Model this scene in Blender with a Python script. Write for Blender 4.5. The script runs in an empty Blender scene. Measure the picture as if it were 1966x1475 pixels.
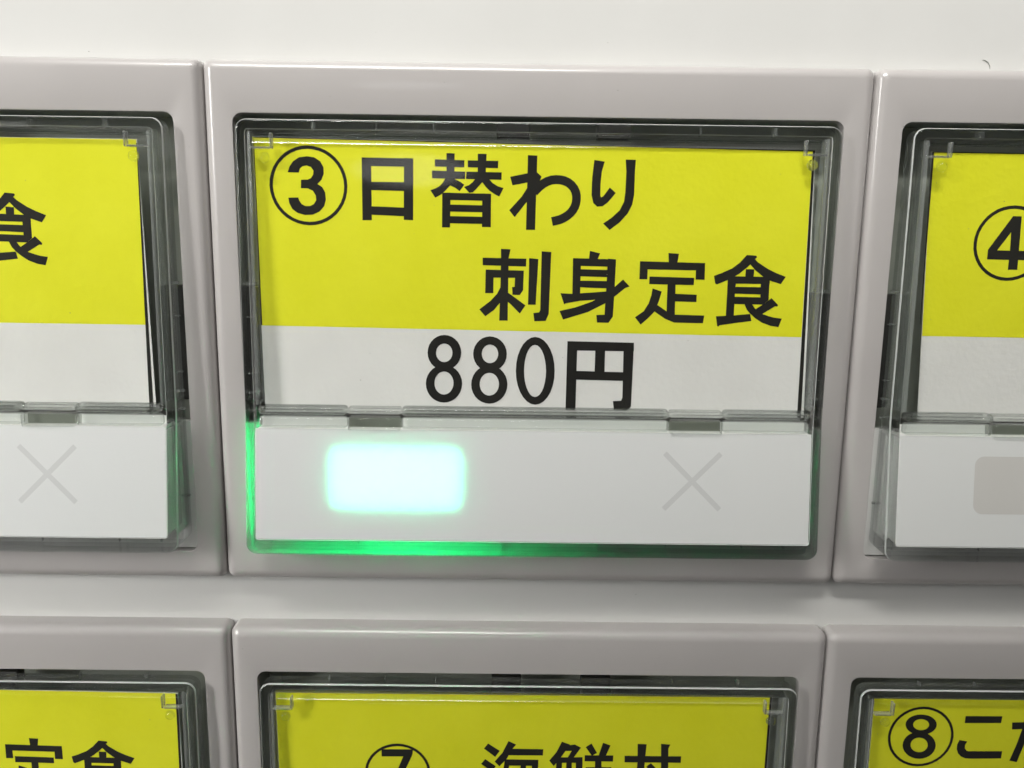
import bpy, bmesh, math, random
from mathutils import Vector, Matrix
from mathutils.geometry import delaunay_2d_cdt

# ------------------------------------------------------------------ camera, world, lamps, exposure
S = bpy.context.scene
COL = S.collection
cam_data = bpy.data.cameras.new("camera")
cam = bpy.data.objects.new("camera", cam_data)
COL.objects.link(cam)
right = Vector((0.99990762, -0.0035252, 0.01312713))
down = Vector((0.01226547, -0.18216098, -0.98319222))
fwd = Vector((0.0058572, 0.9832624, -0.18210091))
R3 = Matrix((right, -down, -fwd)).transposed()
cam.matrix_world = Matrix.Translation((-0.00299, -0.092543, 0.003924)) @ R3.to_4x4()
cam_data.sensor_width = 36.0
cam_data.lens = 30.03
cam_data.clip_start = 0.002
cam_data.clip_end = 20.0
S.camera = cam

world = bpy.data.worlds.new("World")
S.world = world
world.use_nodes = True
wb = world.node_tree.nodes["Background"]
wb.inputs[0].default_value = (1.0, 0.985, 0.96, 1)
wb.inputs[1].default_value = 0.06


def lamp(name, loc, target, sx, sy, power, color, spread=180):
    d = bpy.data.lights.new(name, 'AREA')
    d.shape = 'RECTANGLE'
    d.size = sx
    d.size_y = sy
    d.energy = power
    d.color = color
    d.spread = math.radians(spread)
    o = bpy.data.objects.new(name, d)
    COL.objects.link(o)
    o.location = loc
    o.rotation_euler = (Vector(target) - Vector(loc)).to_track_quat('-Z', 'Y').to_euler()
    return o


lamp("tube_lamp", (-0.04, -0.20, 0.25), (0.012, 0, 0.064), 0.20, 0.02, 0.097, (1.0, 0.98, 0.94), 36)
lamp("fill_left", (-0.38, -0.28, 0.09), (-0.10, 0, -0.035), 0.06, 0.22, 0.118, (1.0, 0.985, 0.955), 33)  # added fill that lifts the lower left; no such fitting known
lamp("ceiling_lamp", (-0.1, -0.55, 1.25), (-0.1, -0.50, 0.0), 1.2, 0.7, 4.8, (1.0, 0.985, 0.955))
lamp("small_lamp", (-0.055, -0.37, 0.069), (-0.013, 0, 0.0165), 0.06, 0.03, 0.009, (1.0, 1.0, 1.0)).data.shape = 'ELLIPSE'

S.view_settings.view_transform = 'Standard'
S.view_settings.look = 'None'
S.view_settings.exposure = 0.0
S.view_settings.gamma = 1.0
S.cycles.use_denoising = True
S.cycles.max_bounces = 16
S.cycles.transmission_bounces = 14
S.cycles.glossy_bounces = 6
S.cycles.diffuse_bounces = 5
S.cycles.transparent_max_bounces = 12

MM = 0.001
PITCH_X, PITCH_Z = 70.0, 63.05
random.seed(4)

# ------------------------------------------------------------------ materials
def new_mat(name):
    m = bpy.data.materials.new(name)
    m.use_nodes = True
    nt = m.node_tree
    return m, nt, nt.nodes["Principled BSDF"], nt.nodes["Material Output"]


def noise_bump(nt, bsdf, scale, strength, dist, detail=4.0):
    tc = nt.nodes.new("ShaderNodeTexCoord")
    n = nt.nodes.new("ShaderNodeTexNoise")
    n.inputs["Scale"].default_value = scale
    n.inputs["Detail"].default_value = detail
    b = nt.nodes.new("ShaderNodeBump")
    b.inputs["Strength"].default_value = strength
    b.inputs["Distance"].default_value = dist
    nt.links.new(tc.outputs["Object"], n.inputs["Vector"])
    nt.links.new(n.outputs[0], b.inputs["Height"])
    nt.links.new(b.outputs[0], bsdf.inputs["Normal"])
    return tc, n


def mottled(nt, bsdf, c0, c1, scale, tc=None):
    if tc is None:
        tc = nt.nodes.new("ShaderNodeTexCoord")
    n = nt.nodes.new("ShaderNodeTexNoise")
    n.inputs["Scale"].default_value = scale
    n.inputs["Detail"].default_value = 5
    r = nt.nodes.new("ShaderNodeValToRGB")
    r.color_ramp.elements[0].position = 0.35
    r.color_ramp.elements[1].position = 0.65
    r.color_ramp.elements[0].color = (*c0, 1)
    r.color_ramp.elements[1].color = (*c1, 1)
    nt.links.new(tc.outputs["Object"], n.inputs["Vector"])
    nt.links.new(n.outputs[0], r.inputs[0])
    nt.links.new(r.outputs[0], bsdf.inputs["Base Color"])


def plastic(name, c0, c1, rough, bump=0.05, scale=900, ior=1.48, coat=0.0):
    m, nt, b, o = new_mat(name)
    b.inputs["Coat Weight"].default_value = coat
    b.inputs["Coat Roughness"].default_value = 0.06
    b.inputs["Roughness"].default_value = rough
    b.inputs["IOR"].default_value = ior
    tc, n = noise_bump(nt, b, scale, bump, 0.0002)
    mottled(nt, b, c0, c1, 60, tc)
    return m


M_PANEL = plastic("panel_paint", (0.65, 0.65, 0.63), (0.675, 0.675, 0.655), 0.25, 0.04, 400, coat=0.3)
M_BEZEL = plastic("bezel_plastic", (0.452, 0.430, 0.420), (0.478, 0.455, 0.444), 0.3, 0.03, 900, coat=0.5)
M_DARK = plastic("housing_plastic", (0.27, 0.29, 0.25), (0.33, 0.35, 0.30), 0.5)
M_RECESS = plastic("recess_plastic", (0.15, 0.16, 0.13), (0.19, 0.20, 0.165), 0.5)
M_BLACK = plastic("gap_black", (0.012, 0.012, 0.010), (0.02, 0.02, 0.016), 0.6)
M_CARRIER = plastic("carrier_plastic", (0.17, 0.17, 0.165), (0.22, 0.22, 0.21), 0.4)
M_CARRIER2 = plastic("carrier_plastic_pale", (0.60, 0.60, 0.58), (0.68, 0.68, 0.66), 0.4)  # paler copy of the carrier: brightness of the unlit rims put into colour
M_MASK = plastic("mask_film", (0.80, 0.80, 0.78), (0.83, 0.83, 0.81), 0.6)
M_CROSS = plastic("cross_grey", (0.60, 0.612, 0.598), (0.62, 0.632, 0.618), 0.4)
M_WINDOW = plastic("window_grey", (0.595, 0.588, 0.558), (0.615, 0.608, 0.578), 0.4)
M_LEDOFF = plastic("led_unlit", (0.30, 0.29, 0.27), (0.34, 0.33, 0.31), 0.5)


def paper(name, c0, c1):
    m, nt, b, o = new_mat(name)
    b.inputs["Roughness"].default_value = 0.75
    b.inputs["Specular IOR Level"].default_value = 0.25
    tc, n = noise_bump(nt, b, 1500, 0.22, 0.0003, 5.0)
    mottled(nt, b, c0, c1, 130, tc)
    return m


M_WHITEP = paper("white_paper", (0.775, 0.765, 0.745), (0.815, 0.805, 0.785))
M_YELLOW = paper("yellow_print", (0.79, 0.785, 0.018), (0.825, 0.82, 0.026))
M_INK = paper("black_ink", (0.010, 0.009, 0.008), (0.018, 0.017, 0.014))



def clear(name, tint, through, milk):
    """clear moulding: refraction mixed with light passing straight through, as in a thin-walled hollow piece"""
    m, nt, b, o = new_mat(name)
    b.inputs["Base Color"].default_value = tint
    b.inputs["Roughness"].default_value = 0.02
    b.inputs["IOR"].default_value = 1.49
    b.inputs["Transmission Weight"].default_value = 1.0
    tr = nt.nodes.new("ShaderNodeBsdfTransparent")
    tr.inputs[0].default_value = tint
    mx = nt.nodes.new("ShaderNodeMixShader")
    mx.inputs[0].default_value = through
    nt.links.new(b.outputs[0], mx.inputs[1])
    nt.links.new(tr.outputs[0], mx.inputs[2])
    df = nt.nodes.new("ShaderNodeBsdfDiffuse")          # faint milkiness of the moulding
    df.inputs[0].default_value = (0.80, 0.84, 0.82, 1)
    m2 = nt.nodes.new("ShaderNodeMixShader")
    m2.inputs[0].default_value = milk
    nt.links.new(mx.outputs[0], m2.inputs[1])
    nt.links.new(df.outputs[0], m2.inputs[2])
    nt.links.new(m2.outputs[0], o.inputs[0])
    return m


M_ACRYL = clear("clear_acrylic_rim", (0.98, 0.99, 0.985, 1), 0.46, 0.004)
M_HOLLOW = clear("clear_acrylic_hollow", (0.97, 0.985, 0.975, 1), 0.68, 0.012)
M_DROP = clear("clear_acrylic_pin", (0.97, 0.985, 0.975, 1), 0.65, 0.0)

# moulding edges: pale colour painted in for their bright highlight lines
M_EDGE_HILITE, nt, b, o = new_mat("acrylic_edge_highlight")
b.inputs["Base Color"].default_value = (0.80, 0.83, 0.81, 1)
b.inputs["Roughness"].default_value = 0.12
b.inputs["Specular IOR Level"].default_value = 0.9
tr = nt.nodes.new("ShaderNodeBsdfTransparent")
tr.inputs[0].default_value = (0.96, 0.98, 0.97, 1)
mx = nt.nodes.new("ShaderNodeMixShader")
mx.inputs[0].default_value = 0.32
nt.links.new(b.outputs[0], mx.inputs[1])
nt.links.new(tr.outputs[0], mx.inputs[2])
nt.links.new(mx.outputs[0], o.inputs[0])

M_WALL_SHEEN = M_EDGE_HILITE.copy()  # fainter copy: pale sheen put into the colour of the cover's side walls
M_WALL_SHEEN.name = "acrylic_wall_sheen"
M_WALL_SHEEN.node_tree.nodes["Mix Shader"].inputs[0].default_value = 0.86

# frosted edges of the mouldings
M_FROST, nt, b, o = new_mat("frosted_acrylic")
b.inputs["Base Color"].default_value = (0.42, 0.44, 0.42, 1)
b.inputs["Roughness"].default_value = 0.3
tr = nt.nodes.new("ShaderNodeBsdfTransparent")
mx = nt.nodes.new("ShaderNodeMixShader")
mx.inputs[0].default_value = 0.68
nt.links.new(b.outputs[0], mx.inputs[1])
nt.links.new(tr.outputs[0], mx.inputs[2])
nt.links.new(mx.outputs[0], o.inputs[0])

# thin flat acrylic sheet: light passes straight through, Fresnel gloss on top
M_SHEET, nt, b, o = new_mat("thin_acrylic_sheet")
nt.nodes.remove(b)
tr = nt.nodes.new("ShaderNodeBsdfTransparent")
tr.inputs[0].default_value = (0.965, 0.975, 0.965, 1)
gl = nt.nodes.new("ShaderNodeBsdfGlossy")
gl.inputs["Roughness"].default_value = 0.07
lw = nt.nodes.new("ShaderNodeLayerWeight")      # Schlick's Fresnel, the same from both sides of the sheet
lw.inputs[0].default_value = 0.5
pw = nt.nodes.new("ShaderNodeMath")
pw.operation = 'POWER'
pw.inputs[1].default_value = 5.0
fr = nt.nodes.new("ShaderNodeMath")
fr.operation = 'MULTIPLY_ADD'
fr.inputs[1].default_value = 0.92
fr.inputs[2].default_value = 0.045
nt.links.new(lw.outputs["Facing"], pw.inputs[0])
nt.links.new(pw.outputs[0], fr.inputs[0])
mx = nt.nodes.new("ShaderNodeMixShader")
nt.links.new(fr.outputs[0], mx.inputs[0])
nt.links.new(tr.outputs[0], mx.inputs[1])
nt.links.new(gl.outputs[0], mx.inputs[2])
nt.links.new(mx.outputs[0], o.inputs[0])

# white translucent film of the lower half: part of the light behind it comes through
M_PLATE, nt, b, o = new_mat("white_film")
b.inputs["Base Color"].default_value = (0.70, 0.715, 0.70, 1)
b.inputs["Roughness"].default_value = 0.35
b.inputs["Specular IOR Level"].default_value = 0.4
tl = nt.nodes.new("ShaderNodeBsdfTranslucent")
tl.inputs[0].default_value = (0.027, 0.0275, 0.027, 1)
ad = nt.nodes.new("ShaderNodeAddShader")
nt.links.new(b.outputs[0], ad.inputs[0])
nt.links.new(tl.outputs[0], ad.inputs[1])
nt.links.new(ad.outputs[0], o.inputs[0])

# lit lamp of the middle button: its overbright lens towards the plate, pure green into the clear body
def glow(name, col, strength):
    m, nt, b, o = new_mat(name)
    b.inputs["Base Color"].default_value = (0.5, 0.6, 0.5, 1)
    b.inputs["Emission Color"].default_value = (*col, 1)
    b.inputs["Emission Strength"].default_value = strength
    return m


M_LEDON = glow("led_lit_lens", (0.125, 1.0, 0.66), 64.0)
M_LEDFRINGE = glow("led_glow_fringe", (0.0, 1.0, 0.38), 72.0)  # border ring coloured green to imitate the fringe of the glow
M_LEDBACK = glow("led_lit_body", (0.0, 1.0, 0.24), 260.0)

# ------------------------------------------------------------------ mesh helpers (millimetres in, metres out)
def link(name, me, mat, parent=None, label=None, cat=None, group=None, kind=None):
    ob = bpy.data.objects.new(name, me)
    COL.objects.link(ob)
    if mat:
        me.materials.append(mat)
    ob.parent = parent
    for k, v in (("label", label), ("category", cat), ("group", group), ("kind", kind)):
        if v:
            ob[k] = v
    return ob


def mk(name, verts, faces, smooth=None):
    me = bpy.data.meshes.new(name)
    me.from_pydata([(v[0] * MM, v[1] * MM, v[2] * MM) for v in verts], [], faces)
    me.update()
    bm = bmesh.new()
    bm.from_mesh(me)
    bmesh.ops.recalc_face_normals(bm, faces=bm.faces)
    bm.to_mesh(me)
    bm.free()
    if smooth:
        for p in me.polygons:
            p.use_smooth = True
        me.set_sharp_from_angle(angle=math.radians(smooth))
    return me


def rr(rect, r, n=6):
    """rounded rectangle loop in x/z"""
    x0, x1, z0, z1 = rect
    r = max(r, 0.02)
    pts = []
    for cx, cz, a0 in ((x1 - r, z1 - r, 0), (x0 + r, z1 - r, 90), (x0 + r, z0 + r, 180), (x1 - r, z0 + r, 270)):
        for k in range(n + 1):
            a = math.radians(a0 + 90 * k / n)
            pts.append((cx + r * math.cos(a), cz + r * math.sin(a)))
    return pts


def grow(rect, d):
    return (rect[0] - d, rect[1] + d, rect[2] - d, rect[3] + d)


def loft(name, loops, closed=False, cap0=False, cap1=False, smooth=35):
    n = len(loops[0])
    verts = [v for lp in loops for v in lp]
    faces = []
    L = len(loops)
    for i in range(L if closed else L - 1):
        j = (i + 1) % L
        for k in range(n):
            m = (k + 1) % n
            faces.append((i * n + k, j * n + k, j * n + m, i * n + m))
    if cap0:
        faces.append(tuple(range(n)))
    if cap1:
        faces.append(tuple(reversed(range((L - 1) * n, L * n))))
    return mk(name, verts, faces, smooth)


def ylevel(loop, y, tilt=None):
    return [(x, (y + tilt(z)) if tilt else y, z) for x, z in loop]


def front(z):
    """face of the button: nearly upright label half, lower half leaning out"""
    if z > -16.6:
        return -1.55 - 0.75 * (14.0 - z) / 30.6
    return -2.30 - 1.85 * (-16.6 - z) / 15.1


def bar(name, x0, x1, y0, y1, z0, z1, bev, mat, parent, n=3, tilt=None):
    """rounded bar: loft along y with bevelled front and back edges"""
    loops = []
    rect = (x0, x1, z0, z1)
    bev = min(bev, abs(y1 - y0) * 0.45, (z1 - z0) * 0.45, (x1 - x0) * 0.45)
    prof = []
    for k in range(n + 1):
        a = math.radians(90 * k / n)
        prof.append((-bev * (1 - math.sin(a)), y0 + bev * (1 - math.cos(a)), tilt))
    for k in range(n + 1):
        a = math.radians(90 * k / n)
        prof.append((-bev * (1 - math.cos(a)), y1 - bev * (1 - math.sin(a)), None))
    for off, y, t in prof:
        loops.append(ylevel(rr(grow(rect, off), bev, 3), y, t))
    me = loft(name, loops, cap0=True, cap1=True)
    return link(name, me, mat, parent)


def sheet(name, poly, y, mat, parent, tilt=None, thick=0.0):
    n = len(poly)
    v = [(x, y + (tilt(z) if tilt else 0), z) for x, z in poly]
    f = [tuple(range(n))]
    if thick:
        v += [(x, y + thick + (tilt(z) if tilt else 0), z) for x, z in poly]
        f.append(tuple(reversed(range(n, 2 * n))))
        f += [(k, k + n, (k + 1) % n + n, (k + 1) % n) for k in range(n)]
    return link(name, mk(name, v, f), mat, parent)


def print_mesh(name, polys, y):
    """union of stroke polygons as one flat print"""
    vs, fs = [], []
    for p in polys:
        a = sum(p[i][0] * p[(i + 1) % len(p)][1] - p[(i + 1) % len(p)][0] * p[i][1] for i in range(len(p)))
        if a < 0:
            p = p[::-1]
        fs.append(list(range(len(vs), len(vs) + len(p))))
        vs += [Vector(q) for q in p]
    ov, oe, of, _, _, orig = delaunay_2d_cdt(vs, [], fs, 0, 1e-5)
    faces = [f for f, og in zip(of, orig) if og]
    return mk(name, [(v[0], y, v[1]) for v in ov], faces)


# ------------------------------------------------------------------ printed characters: stroke outlines in mm on each button's label (column, row, reading)
GLYPHS = {
 (-1,0,'shoku_l'): [[(13.86,6.67),(14.21,6.15),(14.26,5.69),(13.95,5.39),(13.21,4.78),(12.69,4.46),(11.94,4.09),(10.84,3.64),(10.66,3.77),(10.51,4.54),(11.27,4.79),(12.36,5.28),(13.16,5.89)],[(13.86,6.67),(14.84,6.58),(14.93,6.43),(14.71,6.23),(15.04,5.91),(16.08,5.23),(16.98,4.79),(18.02,4.38),(17.51,3.63),(16.31,4.03),(15.58,4.46),(14.79,5.09),(14.26,5.69)],[(13.81,5.22),(14.69,5.18),(14.65,4.34),(13.79,4.34)],[(11.95,4.5),(16.35,4.38),(16.36,3.63),(11.99,3.74)],[(11.97,4.12),(12.83,4.11),(12.77,2.52),(12.75,0.3),(11.92,0.28),(11.95,2.53)],[(15.44,4.39),(16.35,4.38),(16.32,1.97),(15.72,1.5),(15.46,1.53)],[(12.71,3.38),(15.55,3.32),(15.55,2.57),(12.74,2.67)],[(12.72,2.35),(15.51,2.27),(16.29,1.97),(15.72,1.5),(12.72,1.59)],[(10.87,0.31),(12.74,0.39),(14.46,0.53),(14.63,-0.22),(12.96,-0.42),(11.3,-0.65),(11.15,-0.79),(11.03,-0.7)],[(13.79,1.63),(14.59,1.63),(14.91,1.15),(15.22,0.85),(15.74,0.52),(16.44,0.28),(17.04,0.12),(17.83,0.01),(17.51,-0.88),(16.66,-0.74),(15.75,-0.4),(15.02,0.08),(14.46,0.56),(14.09,0.98)],[(14.98,1.0),(15.72,1.5),(16.64,2.17),(17.36,1.46),(17.29,1.28),(17.04,1.31),(15.74,0.52),(15.41,0.61)]],
 (0,0,'three'): [[(-20.05,7.8),(-20.1,8.44),(-20.44,8.39),(-20.4,7.8)],[(-20.1,8.44),(-20.25,9.07),(-20.58,8.96),(-20.44,8.39)],[(-20.25,9.07),(-20.49,9.66),(-20.8,9.5),(-20.58,8.96)],[(-20.49,9.66),(-20.83,10.21),(-21.11,10.01),(-20.8,9.5)],[(-20.83,10.21),(-21.25,10.7),(-21.49,10.45),(-21.11,10.01)],[(-21.25,10.7),(-21.74,11.12),(-21.94,10.83),(-21.49,10.45)],[(-21.74,11.12),(-22.28,11.45),(-22.44,11.14),(-21.94,10.83)],[(-22.28,11.45),(-22.88,11.7),(-22.99,11.37),(-22.44,11.14)],[(-22.88,11.7),(-23.5,11.85),(-23.56,11.5),(-22.99,11.37)],[(-23.5,11.85),(-24.15,11.9),(-24.15,11.55),(-23.56,11.5)],[(-24.15,11.9),(-24.79,11.85),(-24.73,11.5),(-24.15,11.55)],[(-24.79,11.85),(-25.41,11.7),(-25.3,11.37),(-24.73,11.5)],[(-25.41,11.7),(-26.01,11.45),(-25.85,11.14),(-25.3,11.37)],[(-26.01,11.45),(-26.56,11.12),(-26.35,10.83),(-25.85,11.14)],[(-26.56,11.12),(-27.04,10.7),(-26.8,10.45),(-26.35,10.83)],[(-27.04,10.7),(-27.46,10.21),(-27.18,10.01),(-26.8,10.45)],[(-27.46,10.21),(-27.8,9.66),(-27.49,9.5),(-27.18,10.01)],[(-27.8,9.66),(-28.04,9.07),(-27.71,8.96),(-27.49,9.5)],[(-28.04,9.07),(-28.2,8.44),(-27.85,8.39),(-27.71,8.96)],[(-28.2,8.44),(-28.25,7.8),(-27.9,7.8),(-27.85,8.39)],[(-28.25,7.8),(-28.2,7.16),(-27.85,7.21),(-27.9,7.8)],[(-28.2,7.16),(-28.04,6.53),(-27.71,6.64),(-27.85,7.21)],[(-28.04,6.53),(-27.8,5.94),(-27.49,6.1),(-27.71,6.64)],[(-27.8,5.94),(-27.46,5.39),(-27.18,5.6),(-27.49,6.1)],[(-27.46,5.39),(-27.04,4.9),(-26.8,5.15),(-27.18,5.6)],[(-27.04,4.9),(-26.56,4.48),(-26.35,4.77),(-26.8,5.15)],[(-26.56,4.48),(-26.01,4.15),(-25.85,4.46),(-26.35,4.77)],[(-26.01,4.15),(-25.41,3.9),(-25.3,4.23),(-25.85,4.46)],[(-25.41,3.9),(-24.79,3.75),(-24.73,4.1),(-25.3,4.23)],[(-24.79,3.75),(-24.15,3.7),(-24.15,4.05),(-24.73,4.1)],[(-24.15,3.7),(-23.5,3.75),(-23.56,4.1),(-24.15,4.05)],[(-23.5,3.75),(-22.88,3.9),(-22.99,4.23),(-23.56,4.1)],[(-22.88,3.9),(-22.28,4.15),(-22.44,4.46),(-22.99,4.23)],[(-22.28,4.15),(-21.74,4.48),(-21.94,4.77),(-22.44,4.46)],[(-21.74,4.48),(-21.25,4.9),(-21.49,5.15),(-21.94,4.77)],[(-21.25,4.9),(-20.83,5.39),(-21.11,5.6),(-21.49,5.15)],[(-20.83,5.39),(-20.49,5.94),(-20.8,6.1),(-21.11,5.6)],[(-20.49,5.94),(-20.25,6.53),(-20.58,6.64),(-20.8,6.1)],[(-20.25,6.53),(-20.1,7.16),(-20.44,7.21),(-20.58,6.64)],[(-20.1,7.16),(-20.05,7.8),(-20.4,7.8),(-20.44,7.21)],[(-26.29,9.14),(-25.13,9.13),(-25.0,9.54),(-24.71,9.78),(-24.29,9.86),(-23.84,9.71),(-23.58,9.35),(-23.62,8.95),(-23.87,8.58),(-24.22,8.42),(-24.92,8.39),(-24.95,7.53),(-24.22,7.51),(-23.7,7.28),(-23.4,6.78),(-23.38,6.3),(-23.63,5.91),(-24.03,5.7),(-24.52,5.69),(-24.93,5.89),(-25.17,6.27),(-25.26,6.57),(-26.31,6.53),(-26.23,5.99),(-25.93,5.37),(-25.38,4.97),(-24.62,4.76),(-23.77,4.81),(-23.06,5.14),(-22.56,5.69),(-22.36,6.38),(-22.41,7.13),(-22.71,7.67),(-23.19,7.98),(-22.76,8.42),(-22.51,9.03),(-22.52,9.71),(-22.85,10.31),(-23.46,10.7),(-24.22,10.8),(-25.06,10.68),(-25.69,10.27),(-26.08,9.73)]],
 (0,0,'hi'): [[(-18.5,10.74),(-17.51,10.76),(-17.54,4.31),(-18.53,4.3)],[(-14.07,10.76),(-13.1,10.73),(-13.16,4.37),(-14.15,4.39)],[(-18.5,10.76),(-13.1,10.72),(-13.11,9.86),(-18.49,9.89)],[(-17.55,8.28),(-14.09,8.29),(-14.1,7.38),(-17.56,7.43)],[(-17.59,5.76),(-14.12,5.67),(-14.13,4.77),(-17.6,4.89)]],
 (0,0,'kae'): [[(-9.62,11.32),(-8.76,11.3),(-8.79,8.62),(-9.62,8.61)],[(-10.84,10.67),(-7.74,10.61),(-7.76,9.89),(-10.83,9.93)],[(-11.16,9.53),(-7.64,9.45),(-7.68,8.69),(-11.13,8.72)],[(-9.74,8.78),(-9.98,8.32),(-10.36,7.93),(-10.84,7.67),(-11.32,7.5),(-10.81,6.73),(-10.25,7.03),(-9.83,7.39),(-9.53,7.71),(-9.23,8.01),(-8.79,8.62),(-8.88,8.85)],[(-9.23,8.01),(-9.0,8.85),(-8.64,8.62),(-8.16,8.4),(-7.75,8.11),(-8.23,7.44),(-8.7,7.78)],[(-6.34,11.3),(-5.42,11.29),(-5.52,8.55),(-6.35,8.54)],[(-7.39,10.61),(-4.19,10.59),(-4.22,9.85),(-7.38,9.9)],[(-7.53,9.46),(-3.82,9.43),(-3.83,8.66),(-7.57,8.7)],[(-6.56,8.77),(-6.86,8.39),(-7.27,8.06),(-7.78,7.88),(-7.21,7.28),(-6.85,7.34),(-6.5,7.67),(-5.85,8.4),(-5.67,8.72)],[(-5.85,8.4),(-5.91,8.78),(-5.19,8.78),(-4.77,8.33),(-4.24,8.01),(-3.61,7.82),(-4.05,6.94),(-4.52,7.17),(-5.06,7.51),(-5.48,7.91)],[(-10.07,7.27),(-4.91,7.22),(-4.91,6.49),(-10.07,6.52)],[(-10.07,7.27),(-9.2,7.28),(-9.25,3.66),(-10.1,3.66)],[(-5.83,7.24),(-4.91,7.22),(-4.92,3.75),(-5.86,3.75)],[(-9.29,6.05),(-5.77,6.01),(-5.78,5.29),(-9.29,5.32)],[(-9.29,4.85),(-5.76,4.82),(-5.79,4.07),(-9.29,4.1)]],
 (0,0,'wa'): [[(-1.09,11.23),(-0.1,11.19),(-0.21,3.54),(-1.17,3.53)],[(-2.92,8.99),(-1.08,9.38),(-0.15,9.53),(0.38,9.06),(-0.44,8.17),(-1.07,8.43),(-2.67,8.11)],[(-0.37,8.44),(0.38,9.06),(-0.28,7.42),(-1.11,6.45),(-2.41,4.83),(-2.97,5.54),(-1.67,6.99),(-1.06,7.96)],[(-0.82,7.58),(-0.74,7.72),(0.0,7.17),(-0.02,7.12)],[(-0.74,7.72),(-0.55,7.94),(0.12,7.31),(0.0,7.17)],[(-0.55,7.94),(-0.19,8.31),(0.43,7.63),(0.12,7.31)],[(-0.19,8.31),(0.28,8.7),(0.8,7.94),(0.43,7.63)],[(0.28,8.7),(0.79,8.98),(1.16,8.13),(0.8,7.94)],[(0.79,8.98),(1.33,9.16),(1.54,8.26),(1.16,8.13)],[(1.33,9.16),(1.87,9.23),(1.91,8.31),(1.54,8.26)],[(1.87,9.23),(2.4,9.21),(2.29,8.29),(1.91,8.31)],[(2.4,9.21),(2.92,9.1),(2.64,8.22),(2.29,8.29)],[(2.92,9.1),(3.42,8.89),(2.96,8.09),(2.64,8.22)],[(3.42,8.89),(3.86,8.55),(3.23,7.88),(2.96,8.09)],[(3.86,8.55),(4.21,8.14),(3.45,7.63),(3.23,7.88)],[(4.21,8.14),(4.44,7.68),(3.58,7.37),(3.45,7.63)],[(4.44,7.68),(4.56,7.2),(3.65,7.08),(3.58,7.37)],[(4.56,7.2),(4.57,6.7),(3.65,6.75),(3.65,7.08)],[(4.57,6.7),(4.5,6.21),(3.61,6.42),(3.65,6.75)],[(4.5,6.21),(4.35,5.77),(3.51,6.14),(3.61,6.42)],[(4.35,5.77),(4.13,5.37),(3.37,5.89),(3.51,6.14)],[(4.13,5.37),(3.83,5.01),(3.18,5.65),(3.37,5.89)],[(3.83,5.01),(3.48,4.7),(2.93,5.44),(3.18,5.65)],[(3.48,4.7),(3.06,4.43),(2.62,5.24),(2.93,5.44)],[(3.06,4.43),(2.6,4.21),(2.28,5.08),(2.62,5.24)],[(2.6,4.21),(2.07,4.06),(1.84,4.96),(2.28,5.08)],[(2.07,4.06),(1.67,3.98),(1.47,4.88),(1.84,4.96)]],
 (0,0,'ri'): [[(5.88,10.83),(6.98,10.67),(6.71,9.69),(6.61,8.33),(6.62,7.17),(6.72,7.01),(6.93,7.11),(7.6,8.03),(8.25,7.47),(7.44,6.5),(6.89,6.08),(6.33,6.03),(5.9,6.41),(5.69,7.23),(5.71,9.0)],[(9.17,10.91),(10.24,10.89),(10.19,9.74),(10.19,7.29),(10.04,6.33),(9.59,5.36),(8.78,4.45),(7.72,3.61),(7.02,4.29),(7.92,4.92),(8.73,5.69),(9.15,6.59),(9.25,7.55),(9.28,9.72)]],
 (0,0,'sashi'): [[(-3.81,1.49),(-2.79,1.45),(-2.99,0.49),(-2.99,-2.05),(-3.01,-6.19),(-3.92,-6.2),(-3.82,-2.06),(-3.8,0.48)],[(-5.76,0.53),(-1.08,0.48),(-1.11,-0.35),(-5.75,-0.27)],[(-5.42,-0.73),(-4.57,-0.77),(-4.59,-3.23),(-5.47,-3.24)],[(-5.42,-0.73),(-1.34,-0.79),(-1.37,-1.57),(-5.41,-1.58)],[(-2.24,-0.81),(-1.34,-0.79),(-1.38,-2.88),(-1.73,-3.41),(-2.52,-3.39),(-2.57,-2.56),(-2.31,-2.53)],[(-3.84,-2.62),(-4.16,-3.27),(-4.87,-4.06),(-6.08,-5.01),(-5.43,-5.75),(-4.5,-5.06),(-3.79,-4.19),(-3.44,-3.47),(-3.45,-2.62)],[(-3.38,-2.9),(-2.98,-3.18),(-2.37,-3.6),(-1.1,-4.51),(-1.7,-5.41),(-2.65,-4.46),(-3.37,-3.83)],[(-0.77,0.55),(0.2,0.46),(0.0,-4.43),(-0.83,-4.44)],[(0.54,1.28),(1.57,1.22),(1.43,-5.41),(1.11,-6.17),(-0.11,-6.22),(-0.23,-5.33),(0.38,-5.25),(0.51,-4.99)]],
 (0,0,'mi'): [[(5.7,1.4),(6.8,1.15),(6.44,0.33),(5.59,0.32)],[(3.91,0.61),(8.52,0.53),(8.52,-0.27),(3.93,-0.19)],[(3.91,0.61),(4.77,0.59),(4.77,-3.51),(3.94,-3.52)],[(7.64,0.59),(8.52,0.53),(8.46,-3.46),(8.39,-5.61),(7.94,-6.29),(6.69,-6.28),(6.59,-5.46),(7.48,-5.41),(7.53,-3.9),(7.59,-2.19)],[(4.69,-0.56),(7.75,-0.61),(7.75,-1.37),(4.71,-1.31)],[(4.68,-1.78),(7.76,-1.79),(7.75,-2.57),(4.7,-2.49)],[(2.65,-3.15),(3.91,-3.21),(7.61,-2.9),(8.33,-2.96),(7.07,-3.77),(4.79,-3.94),(3.22,-4.24),(3.08,-4.36)],[(2.59,-5.07),(4.23,-4.69),(5.93,-4.07),(7.62,-3.19),(9.35,-1.6),(10.09,-2.33),(9.6,-2.52),(7.79,-4.04),(5.68,-5.14),(3.0,-6.0)]],
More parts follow.
